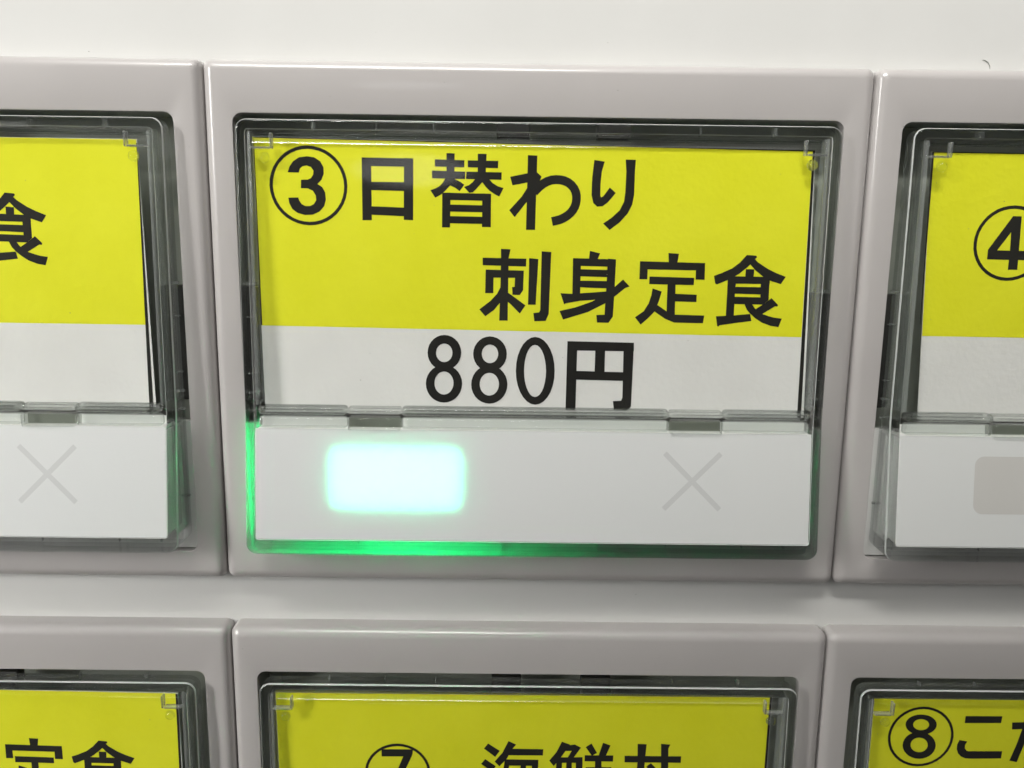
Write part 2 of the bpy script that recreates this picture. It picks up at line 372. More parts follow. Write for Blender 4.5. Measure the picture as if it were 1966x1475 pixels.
 (0,0,'tei'): [[(14.11,1.28),(15.24,1.22),(15.09,0.1),(14.19,0.08)],[(11.1,0.37),(18.09,0.27),(18.11,-0.53),(11.13,-0.48)],[(11.1,0.37),(11.94,0.34),(11.96,-1.54),(11.1,-1.55)],[(17.14,0.26),(18.09,0.27),(18.12,-1.52),(17.15,-1.5)],[(12.19,-1.24),(16.99,-1.32),(16.98,-2.1),(12.18,-2.06)],[(14.16,-1.68),(15.01,-1.67),(15.11,-5.67),(14.19,-5.47)],[(14.91,-3.05),(17.37,-3.13),(17.36,-3.92),(14.95,-3.88)],[(12.57,-2.51),(13.57,-2.83),(13.3,-3.9),(12.85,-5.05),(12.16,-5.78),(11.44,-6.44),(10.79,-5.65),(11.7,-4.99),(12.21,-4.13),(12.46,-3.27)],[(13.1,-4.26),(13.55,-4.54),(14.29,-5.03),(15.16,-5.31),(18.3,-5.37),(18.2,-6.21),(15.06,-6.18),(14.03,-5.76),(12.85,-4.98)]],
 (0,0,'shoku'): [[(22.52,1.19),(22.89,0.65),(22.95,0.18),(22.64,-0.13),(21.89,-0.77),(21.36,-1.11),(20.6,-1.52),(19.47,-2.0),(19.28,-1.87),(19.11,-1.08),(19.88,-0.8),(21.01,-0.27),(21.82,0.37)],[(22.52,1.19),(23.53,1.11),(23.63,0.96),(23.4,0.75),(23.76,0.42),(24.83,-0.25),(25.77,-0.69),(26.85,-1.09),(26.35,-1.88),(25.1,-1.49),(24.34,-1.06),(23.51,-0.42),(22.95,0.18)],[(22.5,-0.32),(23.41,-0.33),(23.38,-1.21),(22.49,-1.22)],[(20.6,-1.09),(25.14,-1.12),(25.16,-1.9),(20.65,-1.88)],[(20.62,-1.49),(21.51,-1.47),(21.48,-3.11),(21.5,-5.4),(20.64,-5.44),(20.63,-3.12)],[(24.19,-1.14),(25.14,-1.12),(25.15,-3.61),(24.54,-4.11),(24.27,-4.08)],[(21.4,-2.23),(24.33,-2.24),(24.35,-3.01),(21.44,-2.96)],[(21.43,-3.29),(24.31,-3.32),(25.12,-3.61),(24.54,-4.11),(21.45,-4.07)],[(19.57,-5.43),(21.49,-5.31),(23.26,-5.13),(23.45,-5.9),(21.73,-6.14),(20.02,-6.41),(19.88,-6.56),(19.75,-6.47)],[(22.55,-4.01),(23.37,-4.0),(23.71,-4.49),(24.04,-4.79),(24.58,-5.12),(25.3,-5.35),(25.92,-5.5),(26.74,-5.6),(26.43,-6.53),(25.56,-6.4),(24.61,-6.07),(23.84,-5.59),(23.26,-5.1),(22.87,-4.68)],[(23.78,-4.64),(24.54,-4.11),(25.47,-3.39),(26.23,-4.12),(26.16,-4.3),(25.9,-4.27),(24.58,-5.12),(24.24,-5.03)]],
 (0,0,'eight'): [[(-8.03,-9.75),(-8.08,-10.19),(-9.01,-10.02),(-8.99,-9.79)],[(-8.08,-10.19),(-8.21,-10.6),(-9.07,-10.24),(-9.01,-10.02)],[(-8.21,-10.6),(-8.43,-10.97),(-9.18,-10.43),(-9.07,-10.24)],[(-8.43,-10.97),(-8.72,-11.28),(-9.32,-10.6),(-9.18,-10.43)],[(-8.72,-11.28),(-9.07,-11.52),(-9.49,-10.72),(-9.32,-10.6)],[(-9.07,-11.52),(-9.46,-11.67),(-9.68,-10.8),(-9.49,-10.72)],[(-9.46,-11.67),(-9.87,-11.72),(-9.88,-10.83),(-9.68,-10.8)],[(-9.87,-11.72),(-10.28,-11.68),(-10.08,-10.81),(-9.88,-10.83)],[(-10.28,-11.68),(-10.67,-11.54),(-10.27,-10.73),(-10.08,-10.81)],[(-10.67,-11.54),(-11.02,-11.31),(-10.44,-10.61),(-10.27,-10.73)],[(-11.02,-11.31),(-11.31,-11.01),(-10.58,-10.45),(-10.44,-10.61)],[(-11.31,-11.01),(-11.52,-10.64),(-10.69,-10.26),(-10.58,-10.45)],[(-11.52,-10.64),(-11.66,-10.23),(-10.76,-10.04),(-10.69,-10.26)],[(-11.66,-10.23),(-11.7,-9.8),(-10.78,-9.82),(-10.76,-10.04)],[(-11.7,-9.8),(-11.65,-9.37),(-10.75,-9.59),(-10.78,-9.82)],[(-11.65,-9.37),(-11.52,-8.95),(-10.69,-9.37),(-10.75,-9.59)],[(-11.52,-8.95),(-11.3,-8.59),(-10.58,-9.18),(-10.69,-9.37)],[(-11.3,-8.59),(-11.01,-8.28),(-10.44,-9.01),(-10.58,-9.18)],[(-11.01,-8.28),(-10.66,-8.04),(-10.27,-8.89),(-10.44,-9.01)],[(-10.66,-8.04),(-10.27,-7.89),(-10.08,-8.81),(-10.27,-8.89)],[(-10.27,-7.89),(-9.86,-7.84),(-9.88,-8.78),(-10.08,-8.81)],[(-9.86,-7.84),(-9.46,-7.88),(-9.68,-8.81),(-9.88,-8.78)],[(-9.46,-7.88),(-9.07,-8.02),(-9.49,-8.88),(-9.68,-8.81)],[(-9.07,-8.02),(-8.72,-8.25),(-9.32,-9.0),(-9.49,-8.88)],[(-8.72,-8.25),(-8.43,-8.55),(-9.18,-9.16),(-9.32,-9.0)],[(-8.43,-8.55),(-8.22,-8.91),(-9.07,-9.35),(-9.18,-9.16)],[(-8.22,-8.91),(-8.08,-9.32),(-9.01,-9.57),(-9.07,-9.35)],[(-8.08,-9.32),(-8.03,-9.75),(-8.99,-9.79),(-9.01,-9.57)],[(-7.92,-13.21),(-7.97,-13.68),(-8.89,-13.43),(-8.87,-13.14)],[(-7.97,-13.68),(-8.12,-14.13),(-8.97,-13.7),(-8.89,-13.43)],[(-8.12,-14.13),(-8.35,-14.53),(-9.1,-13.95),(-8.97,-13.7)],[(-8.35,-14.53),(-8.67,-14.87),(-9.26,-14.16),(-9.1,-13.95)],[(-8.67,-14.87),(-9.05,-15.13),(-9.46,-14.31),(-9.26,-14.16)],[(-9.05,-15.13),(-9.47,-15.3),(-9.68,-14.41),(-9.46,-14.31)],[(-9.47,-15.3),(-9.92,-15.36),(-9.92,-14.45),(-9.68,-14.41)],[(-9.92,-15.36),(-10.36,-15.31),(-10.15,-14.42),(-9.92,-14.45)],[(-10.36,-15.31),(-10.79,-15.15),(-10.37,-14.32),(-10.15,-14.42)],[(-10.79,-15.15),(-11.16,-14.91),(-10.57,-14.17),(-10.37,-14.32)],[(-11.16,-14.91),(-11.48,-14.57),(-10.74,-13.97),(-10.57,-14.17)],[(-11.48,-14.57),(-11.71,-14.17),(-10.86,-13.73),(-10.74,-13.97)],[(-11.71,-14.17),(-11.86,-13.73),(-10.94,-13.46),(-10.86,-13.73)],[(-11.86,-13.73),(-11.91,-13.25),(-10.96,-13.17),(-10.94,-13.46)],[(-11.91,-13.25),(-11.86,-12.78),(-10.93,-12.88),(-10.96,-13.17)],[(-11.86,-12.78),(-11.71,-12.34),(-10.86,-12.61),(-10.93,-12.88)],[(-11.71,-12.34),(-11.47,-11.93),(-10.73,-12.37),(-10.86,-12.61)],[(-11.47,-11.93),(-11.15,-11.6),(-10.57,-12.16),(-10.73,-12.37)],[(-11.15,-11.6),(-10.77,-11.34),(-10.37,-12.0),(-10.57,-12.16)],[(-10.77,-11.34),(-10.35,-11.18),(-10.15,-11.91),(-10.37,-12.0)],[(-10.35,-11.18),(-9.91,-11.12),(-9.91,-11.87),(-10.15,-11.91)],[(-9.91,-11.12),(-9.47,-11.17),(-9.68,-11.9),(-9.91,-11.87)],[(-9.47,-11.17),(-9.05,-11.32),(-9.46,-11.99),(-9.68,-11.9)],[(-9.05,-11.32),(-8.67,-11.57),(-9.26,-12.14),(-9.46,-11.99)],[(-8.67,-11.57),(-8.36,-11.89),(-9.1,-12.34),(-9.26,-12.14)],[(-8.36,-11.89),(-8.12,-12.29),(-8.97,-12.59),(-9.1,-12.34)],[(-8.12,-12.29),(-7.97,-12.74),(-8.89,-12.86),(-8.97,-12.59)],[(-7.97,-12.74),(-7.92,-13.21),(-8.87,-13.14),(-8.89,-12.86)]],
 (0,0,'eight_b'): [[(-3.05,-9.85),(-3.09,-10.28),(-4.01,-10.07),(-3.99,-9.84)],[(-3.09,-10.28),(-3.22,-10.69),(-4.08,-10.29),(-4.01,-10.07)],[(-3.22,-10.69),(-3.44,-11.07),(-4.18,-10.48),(-4.08,-10.29)],[(-3.44,-11.07),(-3.73,-11.38),(-4.32,-10.65),(-4.18,-10.48)],[(-3.73,-11.38),(-4.08,-11.62),(-4.49,-10.77),(-4.32,-10.65)],[(-4.08,-11.62),(-4.46,-11.77),(-4.68,-10.85),(-4.49,-10.77)],[(-4.46,-11.77),(-4.87,-11.82),(-4.88,-10.88),(-4.68,-10.85)],[(-4.87,-11.82),(-5.28,-11.78),(-5.08,-10.86),(-4.88,-10.88)],[(-5.28,-11.78),(-5.67,-11.64),(-5.27,-10.78),(-5.08,-10.86)],[(-5.67,-11.64),(-6.02,-11.41),(-5.44,-10.66),(-5.27,-10.78)],[(-6.02,-11.41),(-6.32,-11.1),(-5.59,-10.5),(-5.44,-10.66)],[(-6.32,-11.1),(-6.54,-10.73),(-5.69,-10.31),(-5.59,-10.5)],[(-6.54,-10.73),(-6.68,-10.32),(-5.76,-10.09),(-5.69,-10.31)],[(-6.68,-10.32),(-6.73,-9.89),(-5.79,-9.87),(-5.76,-10.09)],[(-6.73,-9.89),(-6.68,-9.46),(-5.76,-9.64),(-5.79,-9.87)],[(-6.68,-9.46),(-6.55,-9.05),(-5.7,-9.42),(-5.76,-9.64)],[(-6.55,-9.05),(-6.33,-8.68),(-5.59,-9.23),(-5.7,-9.42)],[(-6.33,-8.68),(-6.04,-8.37),(-5.45,-9.06),(-5.59,-9.23)],[(-6.04,-8.37),(-5.7,-8.13),(-5.29,-8.94),(-5.45,-9.06)],[(-5.7,-8.13),(-5.31,-7.99),(-5.1,-8.86),(-5.29,-8.94)],[(-5.31,-7.99),(-4.91,-7.93),(-4.9,-8.83),(-5.1,-8.86)],[(-4.91,-7.93),(-4.5,-7.98),(-4.7,-8.86),(-4.9,-8.83)],[(-4.5,-7.98),(-4.11,-8.11),(-4.51,-8.93),(-4.7,-8.86)],[(-4.11,-8.11),(-3.76,-8.34),(-4.34,-9.05),(-4.51,-8.93)],[(-3.76,-8.34),(-3.47,-8.64),(-4.19,-9.21),(-4.34,-9.05)],[(-3.47,-8.64),(-3.24,-9.01),(-4.09,-9.4),(-4.19,-9.21)],[(-3.24,-9.01),(-3.1,-9.41),(-4.02,-9.62),(-4.09,-9.4)],[(-3.1,-9.41),(-3.05,-9.85),(-3.99,-9.84),(-4.02,-9.62)],[(-2.94,-13.23),(-2.98,-13.71),(-3.9,-13.49),(-3.87,-13.21)],[(-2.98,-13.71),(-3.13,-14.16),(-3.97,-13.76),(-3.9,-13.49)],[(-3.13,-14.16),(-3.36,-14.58),(-4.1,-14.01),(-3.97,-13.76)],[(-3.36,-14.58),(-3.67,-14.92),(-4.26,-14.21),(-4.1,-14.01)],[(-3.67,-14.92),(-4.05,-15.18),(-4.46,-14.37),(-4.26,-14.21)],[(-4.05,-15.18),(-4.47,-15.35),(-4.69,-14.46),(-4.46,-14.37)],[(-4.47,-15.35),(-4.92,-15.41),(-4.92,-14.5),(-4.69,-14.46)],[(-4.92,-15.41),(-5.36,-15.36),(-5.16,-14.47),(-4.92,-14.5)],[(-5.36,-15.36),(-5.79,-15.21),(-5.39,-14.38),(-5.16,-14.47)],[(-5.79,-15.21),(-6.17,-14.95),(-5.59,-14.23),(-5.39,-14.38)],[(-6.17,-14.95),(-6.49,-14.61),(-5.76,-14.03),(-5.59,-14.23)],[(-6.49,-14.61),(-6.73,-14.21),(-5.89,-13.79),(-5.76,-14.03)],[(-6.73,-14.21),(-6.88,-13.76),(-5.97,-13.52),(-5.89,-13.79)],[(-6.88,-13.76),(-6.93,-13.28),(-6.0,-13.24),(-5.97,-13.52)],[(-6.93,-13.28),(-6.88,-12.8),(-5.97,-12.95),(-6.0,-13.24)],[(-6.88,-12.8),(-6.73,-12.35),(-5.89,-12.68),(-5.97,-12.95)],[(-6.73,-12.35),(-6.5,-11.94),(-5.77,-12.44),(-5.89,-12.68)],[(-6.5,-11.94),(-6.19,-11.6),(-5.6,-12.24),(-5.77,-12.44)],[(-6.19,-11.6),(-5.81,-11.34),(-5.4,-12.08),(-5.6,-12.24)],[(-5.81,-11.34),(-5.39,-11.17),(-5.18,-11.99),(-5.4,-12.08)],[(-5.39,-11.17),(-4.95,-11.12),(-4.94,-11.95),(-5.18,-11.99)],[(-4.95,-11.12),(-4.51,-11.16),(-4.71,-11.98),(-4.94,-11.95)],[(-4.51,-11.16),(-4.09,-11.32),(-4.48,-12.07),(-4.71,-11.98)],[(-4.09,-11.32),(-3.71,-11.56),(-4.28,-12.22),(-4.48,-12.07)],[(-3.71,-11.56),(-3.39,-11.9),(-4.11,-12.42),(-4.28,-12.22)],[(-3.39,-11.9),(-3.15,-12.3),(-3.98,-12.66),(-4.11,-12.42)],[(-3.15,-12.3),(-3.0,-12.75),(-3.9,-12.93),(-3.98,-12.66)],[(-3.0,-12.75),(-2.94,-13.23),(-3.87,-13.21),(-3.9,-12.93)]],
 (0,0,'zero'): [[(2.22,-11.64),(2.19,-12.48),(1.25,-12.32),(1.27,-11.67)],[(2.19,-12.48),(2.05,-13.29),(1.17,-12.93),(1.25,-12.32)],[(2.05,-13.29),(1.81,-14.01),(1.04,-13.49),(1.17,-12.93)],[(1.81,-14.01),(1.48,-14.62),(0.86,-13.95),(1.04,-13.49)],[(1.48,-14.62),(1.08,-15.08),(0.63,-14.3),(0.86,-13.95)],[(1.08,-15.08),(0.64,-15.36),(0.38,-14.52),(0.63,-14.3)],[(0.64,-15.36),(0.16,-15.47),(0.11,-14.6),(0.38,-14.52)],[(0.16,-15.47),(-0.32,-15.38),(-0.16,-14.53),(0.11,-14.6)],[(-0.32,-15.38),(-0.78,-15.1),(-0.42,-14.32),(-0.16,-14.53)],[(-0.78,-15.1),(-1.19,-14.65),(-0.65,-13.97),(-0.42,-14.32)],[(-1.19,-14.65),(-1.54,-14.05),(-0.85,-13.51),(-0.65,-13.97)],[(-1.54,-14.05),(-1.81,-13.33),(-1.0,-12.96),(-0.85,-13.51)],[(-1.81,-13.33),(-1.98,-12.54),(-1.1,-12.35),(-1.0,-12.96)],[(-1.98,-12.54),(-2.04,-11.7),(-1.14,-11.7),(-1.1,-12.35)],[(-2.04,-11.7),(-2.0,-10.86),(-1.12,-11.05),(-1.14,-11.7)],[(-2.0,-10.86),(-1.86,-10.06),(-1.04,-10.44),(-1.12,-11.05)],[(-1.86,-10.06),(-1.61,-9.35),(-0.91,-9.89),(-1.04,-10.44)],[(-1.61,-9.35),(-1.29,-8.76),(-0.73,-9.44),(-0.91,-9.89)],[(-1.29,-8.76),(-0.89,-8.31),(-0.51,-9.09),(-0.73,-9.44)],[(-0.89,-8.31),(-0.45,-8.03),(-0.26,-8.88),(-0.51,-9.09)],[(-0.45,-8.03),(0.02,-7.93),(0.01,-8.8),(-0.26,-8.88)],[(0.02,-7.93),(0.5,-8.02),(0.28,-8.87),(0.01,-8.8)],[(0.5,-8.02),(0.95,-8.29),(0.53,-9.08),(0.28,-8.87)],[(0.95,-8.29),(1.36,-8.72),(0.77,-9.42),(0.53,-9.08)],[(1.36,-8.72),(1.71,-9.31),(0.97,-9.87),(0.77,-9.42)],[(1.71,-9.31),(1.98,-10.02),(1.12,-10.42),(0.97,-9.87)],[(1.98,-10.02),(2.15,-10.81),(1.22,-11.03),(1.12,-10.42)],[(2.15,-10.81),(2.22,-11.64),(1.27,-11.67),(1.22,-11.03)]],
 (0,0,'en'): [[(3.54,-8.35),(4.62,-8.38),(4.61,-16.08),(3.51,-16.05)],[(3.54,-8.35),(10.79,-8.43),(10.82,-9.38),(3.56,-9.37)],[(9.67,-8.42),(10.79,-8.43),(10.74,-15.56),(10.25,-16.04),(8.86,-15.99),(8.72,-14.96),(9.62,-14.9),(9.75,-14.53)],[(6.6,-9.26),(7.68,-9.27),(7.69,-11.81),(6.6,-11.82)],[(4.42,-11.63),(9.87,-11.71),(9.83,-12.67),(4.44,-12.59)]],
 (1,0,'four'): [[(-15.36,2.77),(-15.41,3.39),(-15.76,3.34),(-15.71,2.77)],[(-15.41,3.39),(-15.56,4.0),(-15.89,3.89),(-15.76,3.34)],[(-15.56,4.0),(-15.8,4.58),(-16.11,4.42),(-15.89,3.89)],[(-15.8,4.58),(-16.12,5.11),(-16.41,4.91),(-16.11,4.42)],[(-16.12,5.11),(-16.53,5.59),(-16.78,5.34),(-16.41,4.91)],[(-16.53,5.59),(-17.0,5.99),(-17.21,5.71),(-16.78,5.34)],[(-17.0,5.99),(-17.54,6.32),(-17.7,6.01),(-17.21,5.71)],[(-17.54,6.32),(-18.11,6.56),(-18.22,6.22),(-17.7,6.01)],[(-18.11,6.56),(-18.72,6.7),(-18.78,6.36),(-18.22,6.22)],[(-18.72,6.7),(-19.34,6.75),(-19.34,6.4),(-18.78,6.36)],[(-19.34,6.75),(-19.97,6.7),(-19.91,6.36),(-19.34,6.4)],[(-19.97,6.7),(-20.57,6.56),(-20.47,6.22),(-19.91,6.36)],[(-20.57,6.56),(-21.15,6.32),(-20.99,6.01),(-20.47,6.22)],[(-21.15,6.32),(-21.68,5.99),(-21.48,5.71),(-20.99,6.01)],[(-21.68,5.99),(-22.16,5.59),(-21.91,5.34),(-21.48,5.71)],[(-22.16,5.59),(-22.56,5.11),(-22.28,4.91),(-21.91,5.34)],[(-22.56,5.11),(-22.89,4.58),(-22.58,4.42),(-22.28,4.91)],[(-22.89,4.58),(-23.13,4.0),(-22.8,3.89),(-22.58,4.42)],[(-23.13,4.0),(-23.28,3.39),(-22.93,3.34),(-22.8,3.89)],[(-23.28,3.39),(-23.32,2.77),(-22.97,2.77),(-22.93,3.34)],[(-23.32,2.77),(-23.28,2.15),(-22.93,2.2),(-22.97,2.77)],[(-23.28,2.15),(-23.13,1.54),(-22.8,1.65),(-22.93,2.2)],[(-23.13,1.54),(-22.89,0.97),(-22.58,1.12),(-22.8,1.65)],[(-22.89,0.97),(-22.56,0.43),(-22.28,0.64),(-22.58,1.12)],[(-22.56,0.43),(-22.16,-0.04),(-21.91,0.21),(-22.28,0.64)],[(-22.16,-0.04),(-21.68,-0.45),(-21.48,-0.16),(-21.91,0.21)],[(-21.68,-0.45),(-21.15,-0.77),(-20.99,-0.46),(-21.48,-0.16)],[(-21.15,-0.77),(-20.57,-1.01),(-20.47,-0.68),(-20.99,-0.46)],[(-20.57,-1.01),(-19.97,-1.16),(-19.91,-0.81),(-20.47,-0.68)],[(-19.97,-1.16),(-19.34,-1.21),(-19.34,-0.86),(-19.91,-0.81)],[(-19.34,-1.21),(-18.72,-1.16),(-18.78,-0.81),(-19.34,-0.86)],[(-18.72,-1.16),(-18.11,-1.01),(-18.22,-0.68),(-18.78,-0.81)],[(-18.11,-1.01),(-17.54,-0.77),(-17.7,-0.46),(-18.22,-0.68)],[(-17.54,-0.77),(-17.0,-0.45),(-17.21,-0.16),(-17.7,-0.46)],[(-17.0,-0.45),(-16.53,-0.04),(-16.78,0.21),(-17.21,-0.16)],[(-16.53,-0.04),(-16.12,0.43),(-16.41,0.64),(-16.78,0.21)],[(-16.12,0.43),(-15.8,0.97),(-16.11,1.12),(-16.41,0.64)],[(-15.8,0.97),(-15.56,1.54),(-15.89,1.65),(-16.11,1.12)],[(-15.56,1.54),(-15.41,2.15),(-15.76,2.2),(-15.89,1.65)],[(-15.41,2.15),(-15.36,2.77),(-15.71,2.77),(-15.76,2.2)],[(-19.42,5.64),(-18.5,5.61),(-18.3,-0.01),(-19.32,-0.02),(-19.33,2.02),(-19.44,3.95)],[(-19.42,5.64),(-18.89,4.85),(-19.44,3.95),(-20.71,2.02),(-20.71,1.76),(-21.69,1.74),(-21.7,2.08)],[(-21.7,2.08),(-20.71,2.02),(-17.48,2.0),(-17.42,1.03),(-21.69,1.05)]],
 (-1,1,'tei_b'): [[(10.73,6.39),(11.82,6.32),(11.66,5.24),(10.8,5.25)],[(7.83,5.56),(14.54,5.37),(14.55,4.6),(7.85,4.75)],[(7.83,5.56),(8.63,5.52),(8.63,3.72),(7.8,3.72)],[(13.63,5.38),(14.54,5.37),(14.54,3.65),(13.61,3.68)],[(8.85,4.0),(13.47,3.86),(13.44,3.11),(8.83,3.21)],[(10.74,3.55),(11.56,3.55),(11.59,-0.29),(10.71,-0.08)],[(11.44,2.22),(13.81,2.11),(13.78,1.35),(11.47,1.43)],[(9.2,2.78),(10.16,2.46),(9.88,1.43),(9.43,0.33),(8.76,-0.36),(8.06,-0.98),(7.45,-0.22),(8.33,0.4),(8.83,1.23),(9.08,2.05)],[(9.69,1.09),(10.11,0.81),(10.81,0.33),(11.65,0.05),(14.66,-0.05),(14.55,-0.86),(11.54,-0.78),(10.56,-0.36),(9.43,0.4)]],
 (-1,1,'shoku_b'): [[(18.95,6.15),(19.29,5.63),(19.34,5.18),(19.03,4.88),(18.3,4.27),(17.78,3.95),(17.04,3.58),(15.94,3.13),(15.75,3.26),(15.61,4.02),(16.36,4.28),(17.45,4.77),(18.25,5.38)],[(18.95,6.15),(19.92,6.06),(20.01,5.92),(19.79,5.72),(20.12,5.4),(21.15,4.72),(22.06,4.28),(23.09,3.88),(22.59,3.12),(21.39,3.53),(20.66,3.95),(19.87,4.58),(19.34,5.18)],[(18.89,4.7),(19.78,4.67),(19.73,3.83),(18.88,3.83)],[(17.05,3.98),(21.43,3.88),(21.44,3.13),(17.08,3.22)],[(17.06,3.6),(17.92,3.6),(17.87,2.02),(17.85,-0.2),(17.02,-0.22),(17.04,2.02)],[(20.52,3.88),(21.43,3.88),(21.41,1.47),(20.81,1.0),(20.54,1.03)],[(17.8,2.87),(20.63,2.82),(20.64,2.06),(17.83,2.16)],[(17.82,1.84),(20.59,1.77),(21.38,1.47),(20.81,1.0),(17.82,1.09)],[(15.98,-0.19),(17.84,-0.11),(19.55,0.03),(19.72,-0.71),(18.05,-0.91),(16.4,-1.14),(16.26,-1.29),(16.14,-1.2)],[(18.88,1.13),(19.68,1.13),(20.0,0.65),(20.31,0.35),(20.83,0.03),(21.52,-0.21),(22.12,-0.37),(22.91,-0.48),(22.59,-1.37),(21.75,-1.23),(20.84,-0.9),(20.11,-0.42),(19.55,0.06),(19.18,0.48)],[(20.06,0.5),(20.81,1.0),(21.72,1.68),(22.44,0.97),(22.37,0.79),(22.12,0.82),(20.83,0.03),(20.5,0.12)]],
 (0,1,'seven'): [[(-11.57,2.19),(-11.62,2.81),(-11.95,2.75),(-11.9,2.19)],[(-11.62,2.81),(-11.77,3.41),(-12.08,3.31),(-11.95,2.75)],[(-11.77,3.41),(-12.0,3.98),(-12.3,3.83),(-12.08,3.31)],[(-12.0,3.98),(-12.33,4.51),(-12.59,4.32),(-12.3,3.83)],[(-12.33,4.51),(-12.73,4.98),(-12.96,4.75),(-12.59,4.32)],[(-12.73,4.98),(-13.2,5.38),(-13.4,5.12),(-12.96,4.75)],[(-13.2,5.38),(-13.73,5.71),(-13.88,5.41),(-13.4,5.12)],[(-13.73,5.71),(-14.3,5.94),(-14.4,5.63),(-13.88,5.41)],[(-14.3,5.94),(-14.91,6.09),(-14.96,5.76),(-14.4,5.63)],[(-14.91,6.09),(-15.52,6.14),(-15.52,5.81),(-14.96,5.76)],[(-15.52,6.14),(-16.14,6.09),(-16.09,5.76),(-15.52,5.81)],[(-16.14,6.09),(-16.74,5.94),(-16.64,5.63),(-16.09,5.76)],[(-16.74,5.94),(-17.32,5.71),(-17.17,5.41),(-16.64,5.63)],[(-17.32,5.71),(-17.85,5.38),(-17.65,5.12),(-17.17,5.41)],[(-17.85,5.38),(-18.32,4.98),(-18.08,4.75),(-17.65,5.12)],[(-18.32,4.98),(-18.72,4.51),(-18.45,4.32),(-18.08,4.75)],[(-18.72,4.51),(-19.04,3.98),(-18.75,3.83),(-18.45,4.32)],[(-19.04,3.98),(-19.28,3.41),(-18.97,3.31),(-18.75,3.83)],[(-19.28,3.41),(-19.42,2.81),(-19.1,2.75),(-18.97,3.31)],[(-19.42,2.81),(-19.47,2.19),(-19.14,2.19),(-19.1,2.75)],[(-19.47,2.19),(-19.42,1.57),(-19.1,1.62),(-19.14,2.19)],[(-19.42,1.57),(-19.28,0.97),(-18.97,1.07),(-19.1,1.62)],[(-19.28,0.97),(-19.04,0.4),(-18.75,0.54),(-18.97,1.07)],[(-19.04,0.4),(-18.72,-0.13),(-18.45,0.06),(-18.75,0.54)],[(-18.72,-0.13),(-18.32,-0.6),(-18.08,-0.37),(-18.45,0.06)],[(-18.32,-0.6),(-17.85,-1.01),(-17.65,-0.74),(-18.08,-0.37)],[(-17.85,-1.01),(-17.32,-1.33),(-17.17,-1.04),(-17.65,-0.74)],[(-17.32,-1.33),(-16.74,-1.57),(-16.64,-1.25),(-17.17,-1.04)],[(-16.74,-1.57),(-16.14,-1.71),(-16.09,-1.39),(-16.64,-1.25)],[(-16.14,-1.71),(-15.52,-1.76),(-15.52,-1.43),(-16.09,-1.39)],[(-15.52,-1.76),(-14.91,-1.71),(-14.96,-1.39),(-15.52,-1.43)],[(-14.91,-1.71),(-14.3,-1.57),(-14.4,-1.25),(-14.96,-1.39)],[(-14.3,-1.57),(-13.73,-1.33),(-13.88,-1.04),(-14.4,-1.25)],[(-13.73,-1.33),(-13.2,-1.01),(-13.4,-0.74),(-13.88,-1.04)],[(-13.2,-1.01),(-12.73,-0.6),(-12.96,-0.37),(-13.4,-0.74)],[(-12.73,-0.6),(-12.33,-0.13),(-12.59,0.06),(-12.96,-0.37)],[(-12.33,-0.13),(-12.0,0.4),(-12.3,0.54),(-12.59,0.06)],[(-12.0,0.4),(-11.77,0.97),(-12.08,1.07),(-12.3,0.54)],[(-11.77,0.97),(-11.62,1.57),(-11.95,1.62),(-12.08,1.07)],[(-11.62,1.57),(-11.57,2.19),(-11.9,2.19),(-11.95,1.62)],[(-17.43,5.38),(-13.66,5.39),(-13.74,4.85),(-13.88,4.46),(-17.43,4.42)],[(-14.85,4.45),(-14.43,5.22),(-13.71,4.95),(-13.8,4.57),(-14.5,2.95),(-15.07,1.32),(-15.39,-0.89),(-16.47,-0.9),(-16.19,0.83),(-15.48,2.85)]],
 (0,1,'kai'): [[(-4.72,6.27),(-3.31,5.31),(-3.86,4.51),(-5.2,5.6)],[(-5.05,4.21),(-3.78,3.29),(-4.17,2.56),(-5.54,3.56)],[(-5.58,0.22),(-4.93,-0.28),(-3.57,1.85),(-4.29,2.42)],[(-2.29,6.61),(-1.37,6.16),(-1.86,5.54),(-2.49,4.24),(-3.33,3.27),(-3.92,3.89),(-3.02,5.02)],[(-2.05,5.61),(1.88,5.58),(1.85,4.76),(-2.37,4.74)],[(-2.69,4.2),(1.32,4.18),(1.29,3.37),(-2.74,3.37)],[(-2.69,4.2),(-2.1,4.17),(-2.21,2.87),(-2.44,-0.03),(-3.09,-0.04),(-2.87,2.87)],[(0.56,4.17),(1.32,4.18),(1.23,-0.29),(0.51,-0.3)],[(-3.51,2.28),(1.97,2.27),(1.98,1.54),(-3.5,1.56)],[(-3.1,0.54),(1.35,0.52),(1.36,-0.21),(-3.16,-0.19)],[(-0.79,3.47),(-0.14,3.47),(-0.35,0.42),(-1.01,0.42)]],
